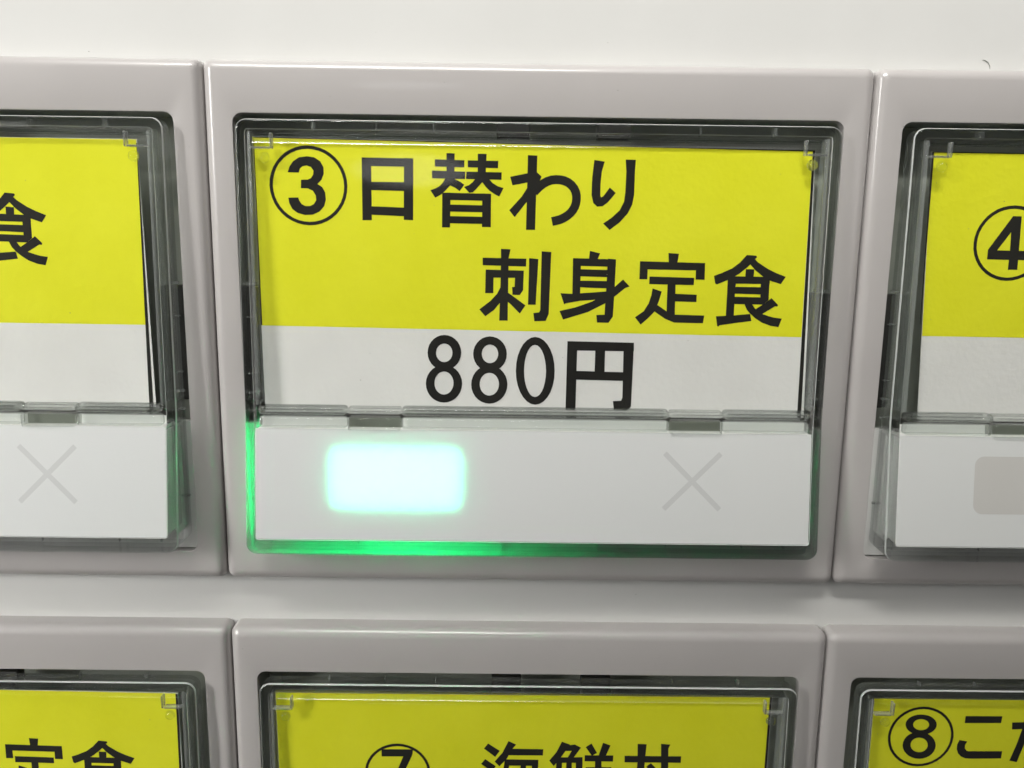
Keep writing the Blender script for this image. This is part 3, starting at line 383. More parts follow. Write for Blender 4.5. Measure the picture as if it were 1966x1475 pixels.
 (0,1,'sen'): [[(4.08,6.6),(5.06,6.23),(4.0,4.53),(3.18,3.36),(2.62,4.08),(3.47,5.24)],[(4.61,6.11),(5.65,6.24),(6.37,5.84),(5.5,4.47),(4.78,4.46),(5.28,5.4),(4.5,5.39)],[(3.48,4.52),(6.6,4.58),(6.59,3.83),(3.5,3.8)],[(3.48,4.52),(4.16,4.53),(4.15,1.2),(3.43,1.19)],[(5.82,4.55),(6.6,4.55),(6.63,1.23),(5.84,1.22)],[(4.67,3.89),(5.32,3.89),(5.32,1.21),(4.67,1.21)],[(3.45,3.08),(6.62,3.11),(6.63,2.46),(3.46,2.43)],[(3.41,1.77),(6.61,1.81),(6.63,1.15),(3.43,1.12)],[(3.24,0.83),(3.83,0.83),(3.52,-0.19),(2.87,-0.12)],[(4.35,0.84),(4.9,0.85),(5.0,-0.18),(4.44,-0.18)],[(5.33,0.85),(5.88,0.86),(6.08,-0.16),(5.49,-0.17)],[(6.24,0.93),(6.77,0.94),(7.12,-0.01),(6.6,-0.16)],[(6.93,5.92),(7.62,6.4),(8.31,5.15),(7.7,4.78)],[(8.98,6.51),(9.89,6.17),(9.39,4.84),(8.52,4.83)],[(6.85,4.84),(10.27,4.85),(10.26,4.05),(6.85,4.04)],[(8.1,4.43),(8.88,4.43),(8.96,-0.21),(8.18,-0.22)],[(7.0,3.26),(10.09,3.29),(10.11,2.57),(7.02,2.54)],[(6.75,1.66),(10.47,1.68),(10.5,0.95),(6.77,0.94)]],
 (0,1,'don'): [[(13.12,6.42),(14.2,6.36),(14.08,4.49),(14.01,1.6),(13.03,-0.31),(12.36,0.27),(13.09,1.59),(13.19,3.9)],[(15.91,6.45),(17.03,6.36),(16.82,5.81),(17.03,-0.12),(16.2,-0.13)],[(11.62,4.82),(18.4,4.82),(18.38,3.96),(11.65,3.96)],[(11.51,2.01),(18.83,2.01),(18.87,1.21),(11.53,1.21)],[(14.82,3.88),(15.37,3.28),(15.66,2.63),(15.02,2.33),(14.26,3.41)]],
 (1,1,'eight_c'): [[(-19.23,7.72),(-19.28,8.33),(-19.59,8.28),(-19.55,7.72)],[(-19.28,8.33),(-19.42,8.93),(-19.72,8.83),(-19.59,8.28)],[(-19.42,8.93),(-19.65,9.5),(-19.94,9.35),(-19.72,8.83)],[(-19.65,9.5),(-19.98,10.02),(-20.23,9.84),(-19.94,9.35)],[(-19.98,10.02),(-20.38,10.49),(-20.6,10.26),(-20.23,9.84)],[(-20.38,10.49),(-20.84,10.89),(-21.03,10.63),(-20.6,10.26)],[(-20.84,10.89),(-21.37,11.21),(-21.51,10.93),(-21.03,10.63)],[(-21.37,11.21),(-21.94,11.45),(-22.03,11.14),(-21.51,10.93)],[(-21.94,11.45),(-22.53,11.59),(-22.58,11.27),(-22.03,11.14)],[(-22.53,11.59),(-23.15,11.64),(-23.15,11.32),(-22.58,11.27)],[(-23.15,11.64),(-23.76,11.59),(-23.71,11.27),(-23.15,11.32)],[(-23.76,11.59),(-24.36,11.45),(-24.26,11.14),(-23.71,11.27)],[(-24.36,11.45),(-24.93,11.21),(-24.78,10.93),(-24.26,11.14)],[(-24.93,11.21),(-25.45,10.89),(-25.26,10.63),(-24.78,10.93)],[(-25.45,10.89),(-25.92,10.49),(-25.69,10.26),(-25.26,10.63)],[(-25.92,10.49),(-26.32,10.02),(-26.06,9.84),(-25.69,10.26)],[(-26.32,10.02),(-26.64,9.5),(-26.36,9.35),(-26.06,9.84)],[(-26.64,9.5),(-26.88,8.93),(-26.57,8.83),(-26.36,9.35)],[(-26.88,8.93),(-27.02,8.33),(-26.7,8.28),(-26.57,8.83)],[(-27.02,8.33),(-27.07,7.72),(-26.75,7.72),(-26.7,8.28)],[(-27.07,7.72),(-27.02,7.11),(-26.7,7.16),(-26.75,7.72)],[(-27.02,7.11),(-26.88,6.51),(-26.57,6.61),(-26.7,7.16)],[(-26.88,6.51),(-26.64,5.94),(-26.36,6.08),(-26.57,6.61)],[(-26.64,5.94),(-26.32,5.42),(-26.06,5.6),(-26.36,6.08)],[(-26.32,5.42),(-25.92,4.95),(-25.69,5.17),(-26.06,5.6)],[(-25.92,4.95),(-25.45,4.55),(-25.26,4.81),(-25.69,5.17)],[(-25.45,4.55),(-24.93,4.23),(-24.78,4.51),(-25.26,4.81)],[(-24.93,4.23),(-24.36,3.99),(-24.26,4.3),(-24.78,4.51)],[(-24.36,3.99),(-23.76,3.85),(-23.71,4.16),(-24.26,4.3)],[(-23.76,3.85),(-23.15,3.8),(-23.15,4.12),(-23.71,4.16)],[(-23.15,3.8),(-22.53,3.85),(-22.58,4.16),(-23.15,4.12)],[(-22.53,3.85),(-21.94,3.99),(-22.03,4.3),(-22.58,4.16)],[(-21.94,3.99),(-21.37,4.23),(-21.51,4.51),(-22.03,4.3)],[(-21.37,4.23),(-20.84,4.55),(-21.03,4.81),(-21.51,4.51)],[(-20.84,4.55),(-20.38,4.95),(-20.6,5.17),(-21.03,4.81)],[(-20.38,4.95),(-19.98,5.42),(-20.23,5.6),(-20.6,5.17)],[(-19.98,5.42),(-19.65,5.94),(-19.94,6.08),(-20.23,5.6)],[(-19.65,5.94),(-19.42,6.51),(-19.72,6.61),(-19.94,6.08)],[(-19.42,6.51),(-19.28,7.11),(-19.59,7.16),(-19.72,6.61)],[(-19.28,7.11),(-19.23,7.72),(-19.55,7.72),(-19.59,7.16)],[(-21.4,9.32),(-21.41,9.02),(-22.32,9.14),(-22.31,9.31)],[(-21.41,9.02),(-21.52,8.74),(-22.37,8.99),(-22.32,9.14)],[(-21.52,8.74),(-21.72,8.48),(-22.47,8.85),(-22.37,8.99)],[(-21.72,8.48),(-21.99,8.27),(-22.61,8.73),(-22.47,8.85)],[(-21.99,8.27),(-22.33,8.1),(-22.78,8.65),(-22.61,8.73)],[(-22.33,8.1),(-22.71,8.0),(-22.98,8.59),(-22.78,8.65)],[(-22.71,8.0),(-23.12,7.96),(-23.19,8.57),(-22.98,8.59)],[(-23.12,7.96),(-23.54,7.99),(-23.4,8.59),(-23.19,8.57)],[(-23.54,7.99),(-23.95,8.09),(-23.6,8.64),(-23.4,8.59)],[(-23.95,8.09),(-24.32,8.24),(-23.79,8.72),(-23.6,8.64)],[(-24.32,8.24),(-24.63,8.45),(-23.95,8.84),(-23.79,8.72)],[(-24.63,8.45),(-24.88,8.7),(-24.08,8.97),(-23.95,8.84)],[(-24.88,8.7),(-25.04,8.98),(-24.17,9.12),(-24.08,8.97)],[(-25.04,8.98),(-25.12,9.28),(-24.21,9.29),(-24.17,9.12)],[(-25.12,9.28),(-25.1,9.57),(-24.2,9.45),(-24.21,9.29)],[(-25.1,9.57),(-24.99,9.85),(-24.14,9.6),(-24.2,9.45)],[(-24.99,9.85),(-24.8,10.11),(-24.04,9.74),(-24.14,9.6)],[(-24.8,10.11),(-24.52,10.32),(-23.91,9.86),(-24.04,9.74)],[(-24.52,10.32),(-24.18,10.48),(-23.73,9.94),(-23.91,9.86)],[(-24.18,10.48),(-23.8,10.59),(-23.54,10.0),(-23.73,9.94)],[(-23.8,10.59),(-23.39,10.62),(-23.33,10.02),(-23.54,10.0)],[(-23.39,10.62),(-22.98,10.59),(-23.12,10.0),(-23.33,10.02)],[(-22.98,10.59),(-22.57,10.5),(-22.91,9.95),(-23.12,10.0)],[(-22.57,10.5),(-22.2,10.35),(-22.73,9.87),(-22.91,9.95)],[(-22.2,10.35),(-21.89,10.14),(-22.56,9.76),(-22.73,9.87)],[(-21.89,10.14),(-21.64,9.89),(-22.44,9.62),(-22.56,9.76)],[(-21.64,9.89),(-21.47,9.61),(-22.35,9.47),(-22.44,9.62)],[(-21.47,9.61),(-21.4,9.32),(-22.31,9.31),(-22.35,9.47)],[(-21.24,6.61),(-21.25,6.21),(-22.2,6.44),(-22.2,6.65)],[(-21.25,6.21),(-21.36,5.83),(-22.26,6.23),(-22.2,6.44)],[(-21.36,5.83),(-21.56,5.49),(-22.36,6.05),(-22.26,6.23)],[(-21.56,5.49),(-21.85,5.2),(-22.51,5.89),(-22.36,6.05)],[(-21.85,5.2),(-22.2,4.99),(-22.69,5.78),(-22.51,5.89)],[(-22.2,4.99),(-22.61,4.85),(-22.91,5.7),(-22.69,5.78)],[(-22.61,4.85),(-23.04,4.8),(-23.13,5.68),(-22.91,5.7)],[(-23.04,4.8),(-23.49,4.84),(-23.36,5.7),(-23.13,5.68)],[(-23.49,4.84),(-23.92,4.97),(-23.59,5.77),(-23.36,5.7)],[(-23.92,4.97),(-24.32,5.18),(-23.8,5.88),(-23.59,5.77)],[(-24.32,5.18),(-24.66,5.46),(-23.98,6.03),(-23.8,5.88)],[(-24.66,5.46),(-24.93,5.79),(-24.12,6.21),(-23.98,6.03)],[(-24.93,5.79),(-25.12,6.17),(-24.21,6.41),(-24.12,6.21)],[(-25.12,6.17),(-25.21,6.56),(-24.26,6.63),(-24.21,6.41)],[(-25.21,6.56),(-25.19,6.96),(-24.25,6.84),(-24.26,6.63)],[(-25.19,6.96),(-25.08,7.34),(-24.2,7.04),(-24.25,6.84)],[(-25.08,7.34),(-24.88,7.68),(-24.09,7.23),(-24.2,7.04)],[(-24.88,7.68),(-24.6,7.96),(-23.95,7.38),(-24.09,7.23)],[(-24.6,7.96),(-24.24,8.17),(-23.76,7.5),(-23.95,7.38)],[(-24.24,8.17),(-23.84,8.31),(-23.55,7.57),(-23.76,7.5)],[(-23.84,8.31),(-23.4,8.36),(-23.33,7.6),(-23.55,7.57)],[(-23.4,8.36),(-22.96,8.32),(-23.09,7.57),(-23.33,7.6)],[(-22.96,8.32),(-22.53,8.19),(-22.87,7.51),(-23.09,7.57)],[(-22.53,8.19),(-22.13,7.99),(-22.66,7.39),(-22.87,7.51)],[(-22.13,7.99),(-21.79,7.71),(-22.48,7.24),(-22.66,7.39)],[(-21.79,7.71),(-21.52,7.38),(-22.34,7.06),(-22.48,7.24)],[(-21.52,7.38),(-21.33,7.0),(-22.25,6.86),(-22.34,7.06)],[(-21.33,7.0),(-21.24,6.61),(-22.2,6.65),(-22.25,6.86)]],
 (1,1,'ko'): [[(-18.08,10.47),(-13.7,10.49),(-13.76,9.61),(-18.09,9.56)],[(-18.48,7.34),(-17.52,7.16),(-17.73,6.68),(-17.71,6.25),(-17.48,5.95),(-17.23,5.87),(-13.19,5.92),(-13.22,4.95),(-16.92,4.88),(-17.51,4.93),(-18.07,5.17),(-18.46,5.59),(-18.67,6.13),(-18.68,6.72)]],
 (1,1,'ta'): [[(-12.44,9.69),(-9.24,9.83),(-9.15,8.95),(-12.36,8.79)],[(-11.0,10.74),(-10.17,10.69),(-10.34,8.94),(-10.7,6.7),(-11.28,4.49),(-12.18,4.69),(-11.58,6.8),(-11.12,8.93)],[(-9.77,7.88),(-7.74,7.96),(-7.68,7.1),(-9.71,7.03)],[(-9.64,6.01),(-9.23,5.86),(-9.03,5.48),(-7.12,5.45),(-7.11,4.59),(-9.07,4.62),(-9.66,5.04),(-9.78,5.63)]],
}
# ------------------------------------------------------------------ the machine's front panel, with a cut-out behind every button
COLS, ROWS = (-1, 0, 1), (0, 1)
OUTER = (-34.95, 34.95, -36.45, 20.55)
OPEN = (-31.9, 31.9, -33.1, 15.1)
PANEL_Y = 2.64
HOLE = (-33.6, 33.6, -35.0, 17.0)

xs = [-420.0] + sorted(c * PITCH_X + h for c in COLS for h in HOLE[:2]) + [420.0]
zs = [-420.0] + sorted(-r * PITCH_Z + h for r in ROWS for h in HOLE[2:]) + [300.0]
verts = [(x, PANEL_Y, z) for z in zs for x in xs]
faces = []
for j in range(len(zs) - 1):
    for i in range(len(xs) - 1):
        cx, cz = (xs[i] + xs[i + 1]) / 2, (zs[j] + zs[j + 1]) / 2
        if any(abs(cx - c * PITCH_X) < 33 and -34 < cz + r * PITCH_Z < 16 for c in COLS for r in ROWS):
            continue
        a = j * len(xs) + i
        faces.append((a, a + 1, a + len(xs) + 1, a + len(xs)))
link("machine_panel", mk("machine_panel", verts, faces), M_PANEL, kind="structure")

# ------------------------------------------------------------------ bezels: one module per button, butted side by side
loops = [ylevel(rr(OUTER, 0.9), PANEL_Y)]
RF = 1.15
for k in range(9):
    a = math.radians(90 * k / 8)
    loops.append(ylevel(rr(grow(OUTER, -RF * (1 - math.cos(a))), 0.9 - 0.5 * RF * (1 - math.cos(a))), RF * (1 - math.sin(a))))
for off, y in ((0.16, 0.0), (0.05, 0.03), (0.0, 0.16), (0.0, 1.0)):
    loops.append(ylevel(rr(grow(OPEN, off), 1.0 + off), y))
ME_FRAME = loft("frame", loops, smooth=30)
loops = [ylevel(rr(grow(OPEN, 0.01), 1.01), 1.0), ylevel(rr(grow(OPEN, 0.01), 1.01), 5.0)]
ME_HOUSING = loft("housing", loops, cap1=True)

BEZEL_LABEL = {
    (-1, 0): "grey plastic bezel round the upper left button that is cut by the picture's edge",
    (0, 0): "grey plastic bezel round the middle button with the green light",
    (1, 0): "grey plastic bezel round the upper right button, circled number 4",
    (-1, 1): "grey plastic bezel round the lower left button",
    (0, 1): "grey plastic bezel round the lower middle button, circled number 7",
    (1, 1): "grey plastic bezel round the lower right button, circled number 8",
}
BUTTON_LABEL = {
    (-1, 0): "clear unlit push button at the left edge, one large character on yellow above white",
    (0, 0): "clear push button with glowing green light, circled 3 and price 880 on its label",
    (1, 0): "clear unlit push button at right whose yellow and white label begins with circled 4",
    (-1, 1): "clear push button at lower left, yellow label with two characters at its right end",
    (0, 1): "clear push button below the lit one, yellow label with circled 7",
    (1, 1): "clear push button at lower right, yellow label with circled 8",
}

# label sheets: corners in mm on the button (top left, top right, bottom right, bottom left), yellow edge left/right, border strokes
LABELS = {
    (-1, 0): dict(q=[(-29.6, 12.4), (28.1, 12.3), (28.35, -17.0), (-29.6, -17.0)], ye=(-7.0, -7.15), yr=(28.05, 27.62),
                  lines=[[(28.05, 11.9), (28.12, 11.9), (28.05, -17.0), (27.6, -17.0)]]),
    (0, 0): dict(q=[(-29.85, 12.75), (29.02, 12.1), (29.95, -17.0), (-29.62, -17.0)], ye=(-7.05, -7.6), yr=(28.75, 29.15),
                 lines=[[(28.75, 12.0), (28.98, 12.0), (29.65, -17.0), (29.2, -17.0)], [(-29.8, 12.3), (-29.68, 12.3), (-29.60, -7), (-29.72, -7)],
                        [(-29.7, 12.72), (29.0, 12.1), (29.0, 11.98), (-29.7, 12.62)]]),
    (1, 0): dict(q=[(-28.75, 12.15), (29.6, 12.0), (29.6, -17.0), (-27.4, -17.0)], ye=(-7.3, -7.6), yr=(29.6, 29.6),
                 lines=[[(-28.75, 12.1), (-28.5, 12.1), (-28.15, -6), (-28.2, -6)], [(-28.7, 12.15), (29.6, 12.0), (29.6, 11.9), (-28.7, 12.05)]]),
    (-1, 1): dict(q=[(-29.6, 13.0), (28.7, 12.4), (28.7, -17.0), (-29.6, -17.0)], ye=(-7.0, -7.15), yr=(28.5, 28.3),
                  lines=[[(28.45, 12.3), (28.7, 12.3), (28.4, -17), (28.1, -17)]]),
    (0, 1): dict(q=[(-29.8, 13.0), (28.8, 12.8), (28.8, -17.0), (-29.6, -17.0)], ye=(-7.0, -7.15), yr=(28.6, 28.6),
                 lines=[[(28.5, 12.8), (28.75, 12.8), (28.75, -17), (28.4, -17)]]),
    (1, 1): dict(q=[(-29.3, 12.7), (29.6, 12.7), (29.6, -17.0), (-28.9, -17.0)], ye=(-7.0, -7.15), yr=(29.6, 29.6),
                 lines=[[(-29.3, 12.7), (-29.15, 12.7), (-29.0, -6), (-29.05, -6)]]),
}
Y_PAPER, Y_YELLOW, Y_INK = -0.20, -0.215, -0.23

# ---- shared meshes of a button
BODY = (-31.3, 31.3, -31.75, 14.4)
BIN = (-30.25, 30.25, -30.05, 13.35)


def rr_split(rect, r):
    """rounded rectangle with extra points where the face of the button breaks"""
    p = rr(rect, r)
    return p[:14] + [(rect[0], -16.4), (rect[0], -16.8)] + p[14:] + [(rect[1], -16.8), (rect[1], -16.4)]


loops = []
for (rect, r, y, t) in (
        (BODY, 1.2, 0.35, None), (BODY, 1.2, 0.30, front), (grow(BODY, -0.03), 1.17, 0.18, front), (grow(BODY, -0.09), 1.11, 0.08, front),
        (grow(BODY, -0.18), 1.02, 0.02, front), (grow(BODY, -0.30), 0.9, 0.0, front),
        (grow(BIN, 0.05), 0.42, 0.0, front), (BIN, 0.4, 0.05, front), (BIN, 0.4, 0.35, None)):
    loops.append(ylevel(rr_split(rect, r), y, front if t else None))
ME_RIM = loft("rim", loops, closed=True, smooth=25)

SEG_MAIN = ((-29.75, -20.25), (-14.35, 14.6), (20.5, 29.75))
SEG_TAB = ((-20.15, -14.45), (14.7, 20.4))
WIN = (-21.9, -8.05, -26.4, -20.1)          # indicator window
XC, XZ, XS = 17.3, -23.2, 3.05                # centre and half size of the cross


def hole_sheet(name, rect, hole, r, y, tilt):
    """flat sheet with a rounded window"""
    inner = rr(hole, r, 6)
    x0, x1, z0, z1 = rect
    vs = [Vector(p) for p in ((x0, z0), (x1, z0), (x1, z1), (x0, z1))] + [Vector(p) for p in inner]
    n = len(inner)
    edges = [(0, 1), (1, 2), (2, 3), (3, 0)] + [(4 + k, 4 + (k + 1) % n) for k in range(n)]
    ov, oe, of, _, _, _ = delaunay_2d_cdt(vs, edges, [], 0, 1e-6)
    keep = []
    for f in of:
        c = sum((ov[i] for i in f), Vector((0, 0))) / len(f)
        inside = hole[0] < c.x < hole[1] and hole[2] < c.y < hole[3] and all(
            (inner[(k + 1) % n][0] - inner[k][0]) * (c.y - inner[k][1]) - (inner[(k + 1) % n][1] - inner[k][1]) * (c.x - inner[k][0]) > -1e-6 for k in range(n))
        if not inside:
            keep.append(f)
    return mk(name, [(p.x, y + tilt(p.y), p.y) for p in ov], keep)


PLATE = [(-30.15, -17.95), (30.15, -17.95), (30.15, -30.0), (-30.15, -30.0)]


def pieces(root, col, row):
    """all parts of one button under its root"""
    link("rim", ME_RIM, None, root)
    # label sheet with its prints
    d = LABELS[(col, row)]
    q = d["q"]
    lab = sheet("paper_label", q[::-1], Y_PAPER, M_WHITEP, root, thick=0.1)
    yl, yr_ = d["ye"]
    # yellow block: stops at the right border stroke
    t = (q[0][1] - yl) / (q[0][1] - q[3][1])
    xl = q[0][0] + (q[3][0] - q[0][0]) * t
    xrt, xrb = d["yr"]
    xr = xrt + (xrb - xrt) * t
    top = q[0][1] - 0.03
    topr = q[1][1] - 0.03
    sheet("yellow_print", [(q[0][0] + 0.02, top), (xl + 0.02, yl), (xr, yr_), (xrt, topr)], Y_YELLOW, M_YELLOW, lab)
    for ln in d["lines"]:
        sheet("border_line", ln, Y_INK, M_INK, lab)
    for (c, r, nm), polys in GLYPHS.items():
        if (c, r) == (col, row):
            link("printed_character", print_mesh("printed_character", polys, Y_INK), M_INK, lab)
    # lid over the label
    lid = link("label_cover", ME_LIDSHEET, None, root)
    for me in ME_LIDWALL:
        link("cover_wall", me, None, lid)
    for s in (-1, 1):
        link("corner_clip", ME_CLIP[s], None, lid)
        pin = link("pin", ME_PIN, None, lid)
        pin.location = (s * 28.3 * MM, (front(10.5) - 0.02) * MM, 10.5 * MM)
    for me in ME_LIP:
        link("cover_lip", me, None, lid)
    for me in ME_LIPTAB:
        link("cover_tab", me, None, lid)
    # lower half
    plate = link("indicator_plate", ME_PLATE, None, root)
    link("mask_film", ME_MASK, None, plate)
    for me in ME_CROSS:
        link("cross_mark", me, None, plate)
    led = link("indicator_light", ME_LEDS[(col, row) == (0, 0)], None, plate)
    if (col, row) != (0, 0):
        link("window_mark", ME_WINMARK, None, plate)
    else:
        led["label"] = "glowing green indicator light"
    for me in ME_BLIP:
        link("body_lip", me, None, root)
    for me in ME_BTAB:
        link("body_tab", me, None, root)
    for me in ME_BACKING:
        link("lip_backing", me, None, root)
    for me in ME_TABBACK:
        link("tab_recess", me, None, root)
    for me in ME_SHIELD:
        link("light_shield", me, None, root)
    for me in ME_RIBS:
        link("moulding_rib", me, None, root)
    for me in ME_NOTCH:
        link("dark_notch", me, None, root)
    link("light_stop", ME_LIGHT_STOP, None, root)
    link("gap_strip", ME_GAP, None, root)
    link("carrier", ME_CARRIER if (col, row) == (0, 0) else ME_CARRIER2, None, root)


def premat(me, mat):
    me.materials.append(mat)
    return me


premat(ME_RIM, M_ACRYL)
ME_RIM.materials.append(M_EDGE_HILITE)
N_LOOP = 32
for i in (1, 2, 6):                            # the thin bevels of the rim
    for k in range(N_LOOP):
        ME_RIM.polygons[i * N_LOOP + k].material_index = 1
# flat sheet whose top edge curls back towards the panel
prof = [(front(z) + 0.06, z) for z in (-15.55, -5.0, 5.0, 11.55)]
for k in range(1, 8):
    t = math.radians(80 * k / 7)
    prof.append((front(11.55) + 0.06 + 1.2 * (1 - math.cos(t)), 11.55 + 1.2 * math.sin(t)))
v = [(x, y, z) for y, z in prof for x in (-29.6, 29.6)]
ME_LIDSHEET = premat(mk("label_cover", v, [(2 * k, 2 * k + 1, 2 * k + 3, 2 * k + 2) for k in range(len(prof) - 1)], 40), M_SHEET)


def bar_mesh(*a, **k):
    o = bar(*a, None, None, **k)
    me = o.data
    bpy.data.objects.remove(o)
    return me


ME_LIDWALL = [premat(bar_mesh("cover_wall", a, b, 0.02, 0.25, -15.45, 13.15, 0.12, tilt=front), M_WALL_SHEEN) for a, b in ((-30.05, -29.66), (29.66, 30.05))]
ME_LIDWALL.append(premat(bar_mesh("cover_wall", -29.6, 29.6, -0.45, 0.25, 12.75, 13.15, 0.12), M_HOLLOW))
ME_LIP = [premat(bar_mesh("cover_lip", a, b, -2.75, -1.0, -16.42, -15.48, 0.38), M_HOLLOW) for a, b in SEG_MAIN]
ME_LIPTAB = [premat(bar_mesh("cover_tab", a, b, -2.45, -1.0, -16.32, -15.60, 0.22), M_HOLLOW) for a, b in SEG_TAB]
ME_BLIP = [premat(bar_mesh("body_lip", a, b, -2.70, -1.3, -17.88, -16.66, 0.30), M_HOLLOW) for a, b in SEG_MAIN]
ME_BTAB = [premat(bar_mesh("body_tab", a, b, -2.80, -1.3, -18.10, -16.60, 0.25), M_HOLLOW) for a, b in SEG_TAB]

# white backing behind the body lip, left out behind the two tabs
ME_BACKING = [premat(mk("lip_backing", [(a, -1.15, -18.25), (b, -1.15, -18.25), (b, -1.0, -17.0), (a, -1.0, -17.0)], [(0, 1, 2, 3)]), M_MASK) for a, b in SEG_MAIN]
ME_TABBACK = [premat(mk("tab_recess", [(a - 0.1, -1.10, -18.25), (b + 0.1, -1.10, -18.25), (b + 0.1, -0.95, -17.0), (a - 0.1, -0.95, -17.0)], [(0, 1, 2, 3)]), M_RECESS) for a, b in SEG_TAB]
ME_LIGHT_STOP = premat(bar_mesh("light_stop", -29.98, 29.98, -2.40, 0.72, -18.32, -18.0, 0.04), M_MASK)  # added wall that stops the green light leaking up to the lips
# added walls that block the lamp's light sideways, open towards the carrier
ME_SHIELD = [premat(bar_mesh("light_shield", a, b, 0.07, -0.35, -29.8, -18.35, 0.04, tilt=front), M_MASK) for a, b in ((-30.2, -30.0), (30.0, 30.2))]
ME_SHIELD.append(premat(bar_mesh("light_shield", -29.9, 29.9, -3.86, -0.35, -30.02, -29.82, 0.04), M_MASK))
# moulding ribs behind the rim; black blocks painted in for its dark notches
ME_RIBS = [premat(bar_mesh("moulding_rib", x - w, x + w, 0.37, 0.73, -31.7, -30.1, 0.02), M_FROST) for x, w in ((-29.3, .08), (-19.5, .05), (-3.4, .06), (7.5, .14), (9.7, .05), (15.1, .05), (23.7, .06), (28.4, .1))]
ME_RIBS += [premat(bar_mesh("moulding_rib", x - w, x + w, 0.37, 0.9, 13.4, 14.35, 0.02), M_FROST) for x, w in ((-23.6, .14), (-17, .05), (-11, .05), (17, .06), (24.8, .14))]
ME_RIBS += [premat(bar_mesh("moulding_rib", a, b, 0.37, 0.9, z - w, z + w, 0.02), M_FROST) for a, b in ((-31.25, -30.3), (30.3, 31.25)) for z, w in ((-2.6, .14), (-6.2, .05), (-12.4, .05), (-14.5, .12), (-16.6, .08), (-26.6, .1))]
ME_NOTCH = [premat(bar_mesh("dark_notch", a, b, 0.4, 2.0, 13.0, 14.5, 0.1), M_BLACK) for a, b in ((-4.4, -0.9), (6.2, 9.7))]
ME_NOTCH += [premat(bar_mesh("dark_notch", a, b, 0.95, 2.2, -15.6, -2.9, 0.1), M_BLACK) for a, b in ((-31.6, -30.3), (30.3, 31.6))]
ME_GAP = premat(bar_mesh("gap_strip", -30.1, 30.1, -0.9, 0.7, -17.9, -16.62, 0.05), M_BLACK)
v = [(-31.7, 0.75, -32.9), (31.7, 0.75, -32.9), (31.7, 0.75, -18.0), (-31.7, 0.75, -18.0)]
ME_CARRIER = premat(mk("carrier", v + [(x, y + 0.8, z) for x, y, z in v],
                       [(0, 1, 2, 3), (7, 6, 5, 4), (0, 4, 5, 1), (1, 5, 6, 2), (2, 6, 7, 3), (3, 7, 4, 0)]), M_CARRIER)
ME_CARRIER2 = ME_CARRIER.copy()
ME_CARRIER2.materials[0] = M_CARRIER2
ME_PLATE = premat(mk("indicator_plate", [(x, front(z) + 0.04, z) for x, z in PLATE], [(3, 2, 1, 0)]), M_PLATE)
ME_MASK = premat(hole_sheet("mask_film", (-29.97, 29.97, -29.8, -18.35), grow(WIN, 0.22), 1.3, 0.36, front), M_MASK)
ME_LEDS = {}
for lit in (False, True):
    core, lp = rr(grow(WIN, -0.12), 1.0, 6), rr(grow(WIN, 0.6), 1.3, 6)
    ME_LEDS[lit] = premat(loft("indicator_light", [ylevel(core, 0.62, front), ylevel(lp, 0.64, front), ylevel(lp, 1.0, front)], cap0=True, cap1=True),
                          M_LEDON if lit else M_LEDOFF)
    if lit:
        ME_LEDS[lit].materials.append(M_LEDFRINGE)
        ME_LEDS[lit].materials.append(M_LEDBACK)
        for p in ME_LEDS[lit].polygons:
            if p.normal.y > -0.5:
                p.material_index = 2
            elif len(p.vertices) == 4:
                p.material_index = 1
ME_WINMARK = premat(mk("window_mark", ylevel(rr(WIN, 1.0, 6), 0.02, front), [tuple(range(28))]), M_WINDOW)
ME_CROSS = []
for s in (-1, 1):
    dx, dz, w = XS, XS * s, 0.28
    nx, nz = -dz / math.hypot(dx, dz) * w, dx / math.hypot(dx, dz) * w
    pts = [(XC - dx - nx, XZ - dz - nz), (XC + dx - nx, XZ + dz - nz), (XC + dx + nx, XZ + dz + nz), (XC - dx + nx, XZ - dz + nz)]
    ME_CROSS.append(premat(mk("cross_mark", [(x, front(z) + 0.022 + 0.008 * s, z) for x, z in pts], [(0, 1, 2, 3)]), M_CROSS))

# corner clips (thin L rods) and moulding pins on the lid
ME_CLIP = {}
for s in (-1, 1):
    vs, fs = [], []
    for x0, x1, z0, z1 in ((27.40, 27.68, 11.40, 13.0), (27.69, 29.7, 11.40, 11.62)):
        a, b = sorted((s * x0, s * x1))
        m = bar_mesh("corner_clip", a, b, -1.95, -1.2, z0, z1, 0.12)
        k = len(vs)
        vs += [tuple(p.co / MM) for p in m.vertices]
        fs += [tuple(i + k for i in p.vertices) for p in m.polygons]
    ME_CLIP[s] = premat(mk("corner_clip", vs, fs, 30), M_FROST)
loops = []
for k in range(6):
    a = math.radians(88 * k / 5)
    loops.append([(0.58 * math.cos(a) * math.cos(t), -0.5 * math.sin(a), 0.58 * math.cos(a) * math.sin(t)) for t in [2 * math.pi * i / 18 for i in range(18)]])
ME_PIN = premat(loft("pin", loops, cap0=True, cap1=True, smooth=50), M_DROP)

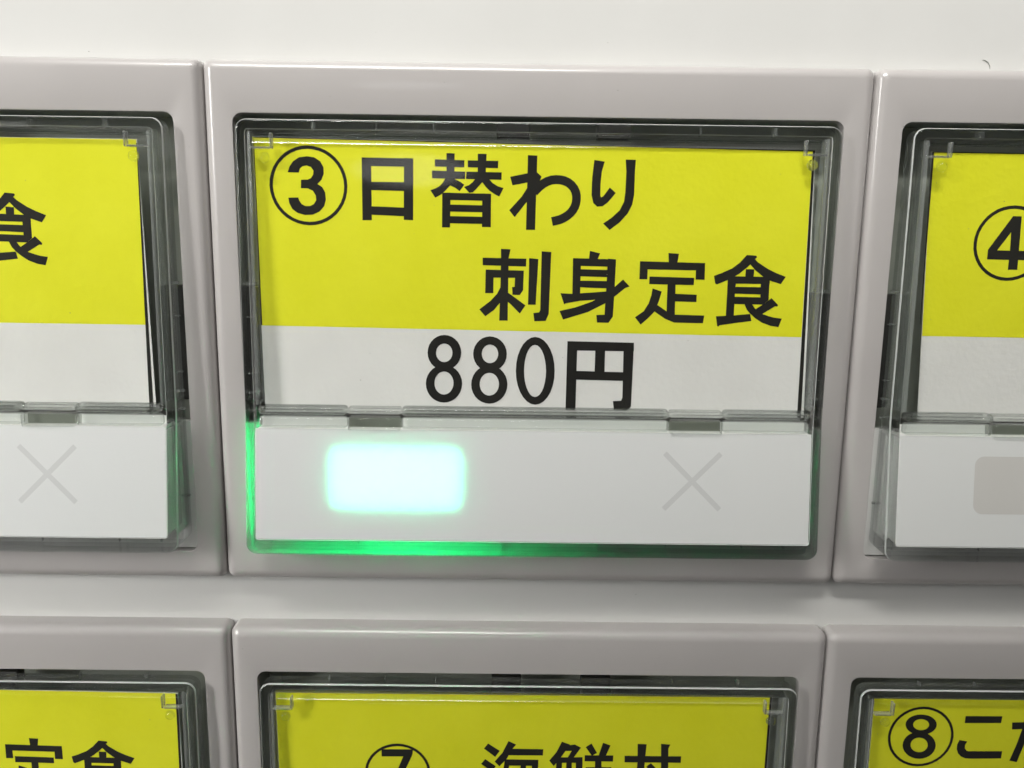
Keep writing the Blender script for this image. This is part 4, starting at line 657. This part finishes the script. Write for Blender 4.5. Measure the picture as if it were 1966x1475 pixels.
premat(ME_FRAME, M_BEZEL)
premat(ME_HOUSING, M_DARK)
for r in ROWS:
    for c in COLS:
        loc = (c * PITCH_X * MM, 0, -r * PITCH_Z * MM)
        e = bpy.data.objects.new("button_bezel", None)
        COL.objects.link(e)
        e.location = loc
        e.empty_display_size = 0.01
        e["label"], e["category"], e["group"] = BEZEL_LABEL[(c, r)], "bezel", "bezels of the button panel"
        link("frame", ME_FRAME, None, e)
        link("housing", ME_HOUSING, None, e)
        p = bpy.data.objects.new("push_button", None)
        COL.objects.link(p)
        p.location = loc
        p.empty_display_size = 0.01
        p["label"], p["category"], p["group"] = BUTTON_LABEL[(c, r)], "button", "push buttons of the panel"
        pieces(p, c, r)

# ------------------------------------------------------------------ a dark fibre stuck on the panel above the right button
pts = [(47.0, 21.85), (47.35, 21.8), (47.65, 21.6), (47.85, 21.25), (47.88, 21.0)]
loops = []
for x, z in pts:
    loops.append([(x + 0.022 * math.cos(t), PANEL_Y - 0.05 + 0.022 * math.sin(t), z + 0.022 * math.cos(t)) for t in [2 * math.pi * i / 6 for i in range(6)]])
link("fibre", loft("fibre", loops, cap0=True, cap1=True), M_RECESS, label="tiny dark curved fibre on the white panel above the right button", cat="fibre")

# ------------------------------------------------------------------ fine dust on the panel, bezels and labels
vs, fs = [], []
for k in range(90):
    kind = random.random()
    x, z = random.uniform(-55, 55), random.uniform(-75, 24)
    lx = (x + 35.0) % PITCH_X - 35.0
    row = 0 if z > -38.5 else 1
    lz = z + row * PITCH_Z
    if lz > 20.3:
        y = PANEL_Y
    elif lz < -36.0 or abs(lx) > 33.6 or 15.6 < lz < 20.3 and lz > 18.6:
        continue
    elif lz > 15.6 or lz < -33.6 or abs(lx) > 32.5:
        y = 0.0
    elif abs(lx) < 29 and -15 < lz < 12:
        y = Y_INK
    else:
        continue
    r = random.uniform(0.025, 0.07)
    n = len(vs)
    vs += [(x - r, y - 0.01, z), (x + r * random.uniform(.5, 1.6), y - 0.01, z - r * .4), (x, y - 0.01, z + r), (x, y - 0.05, z + r * 0.2)]
    fs += [(n, n + 1, n + 3), (n + 1, n + 2, n + 3), (n + 2, n, n + 3)]
link("dust", mk("dust", vs, fs), M_RECESS, label="tiny specks of dust scattered over the panel and labels", cat="dust", kind="stuff")
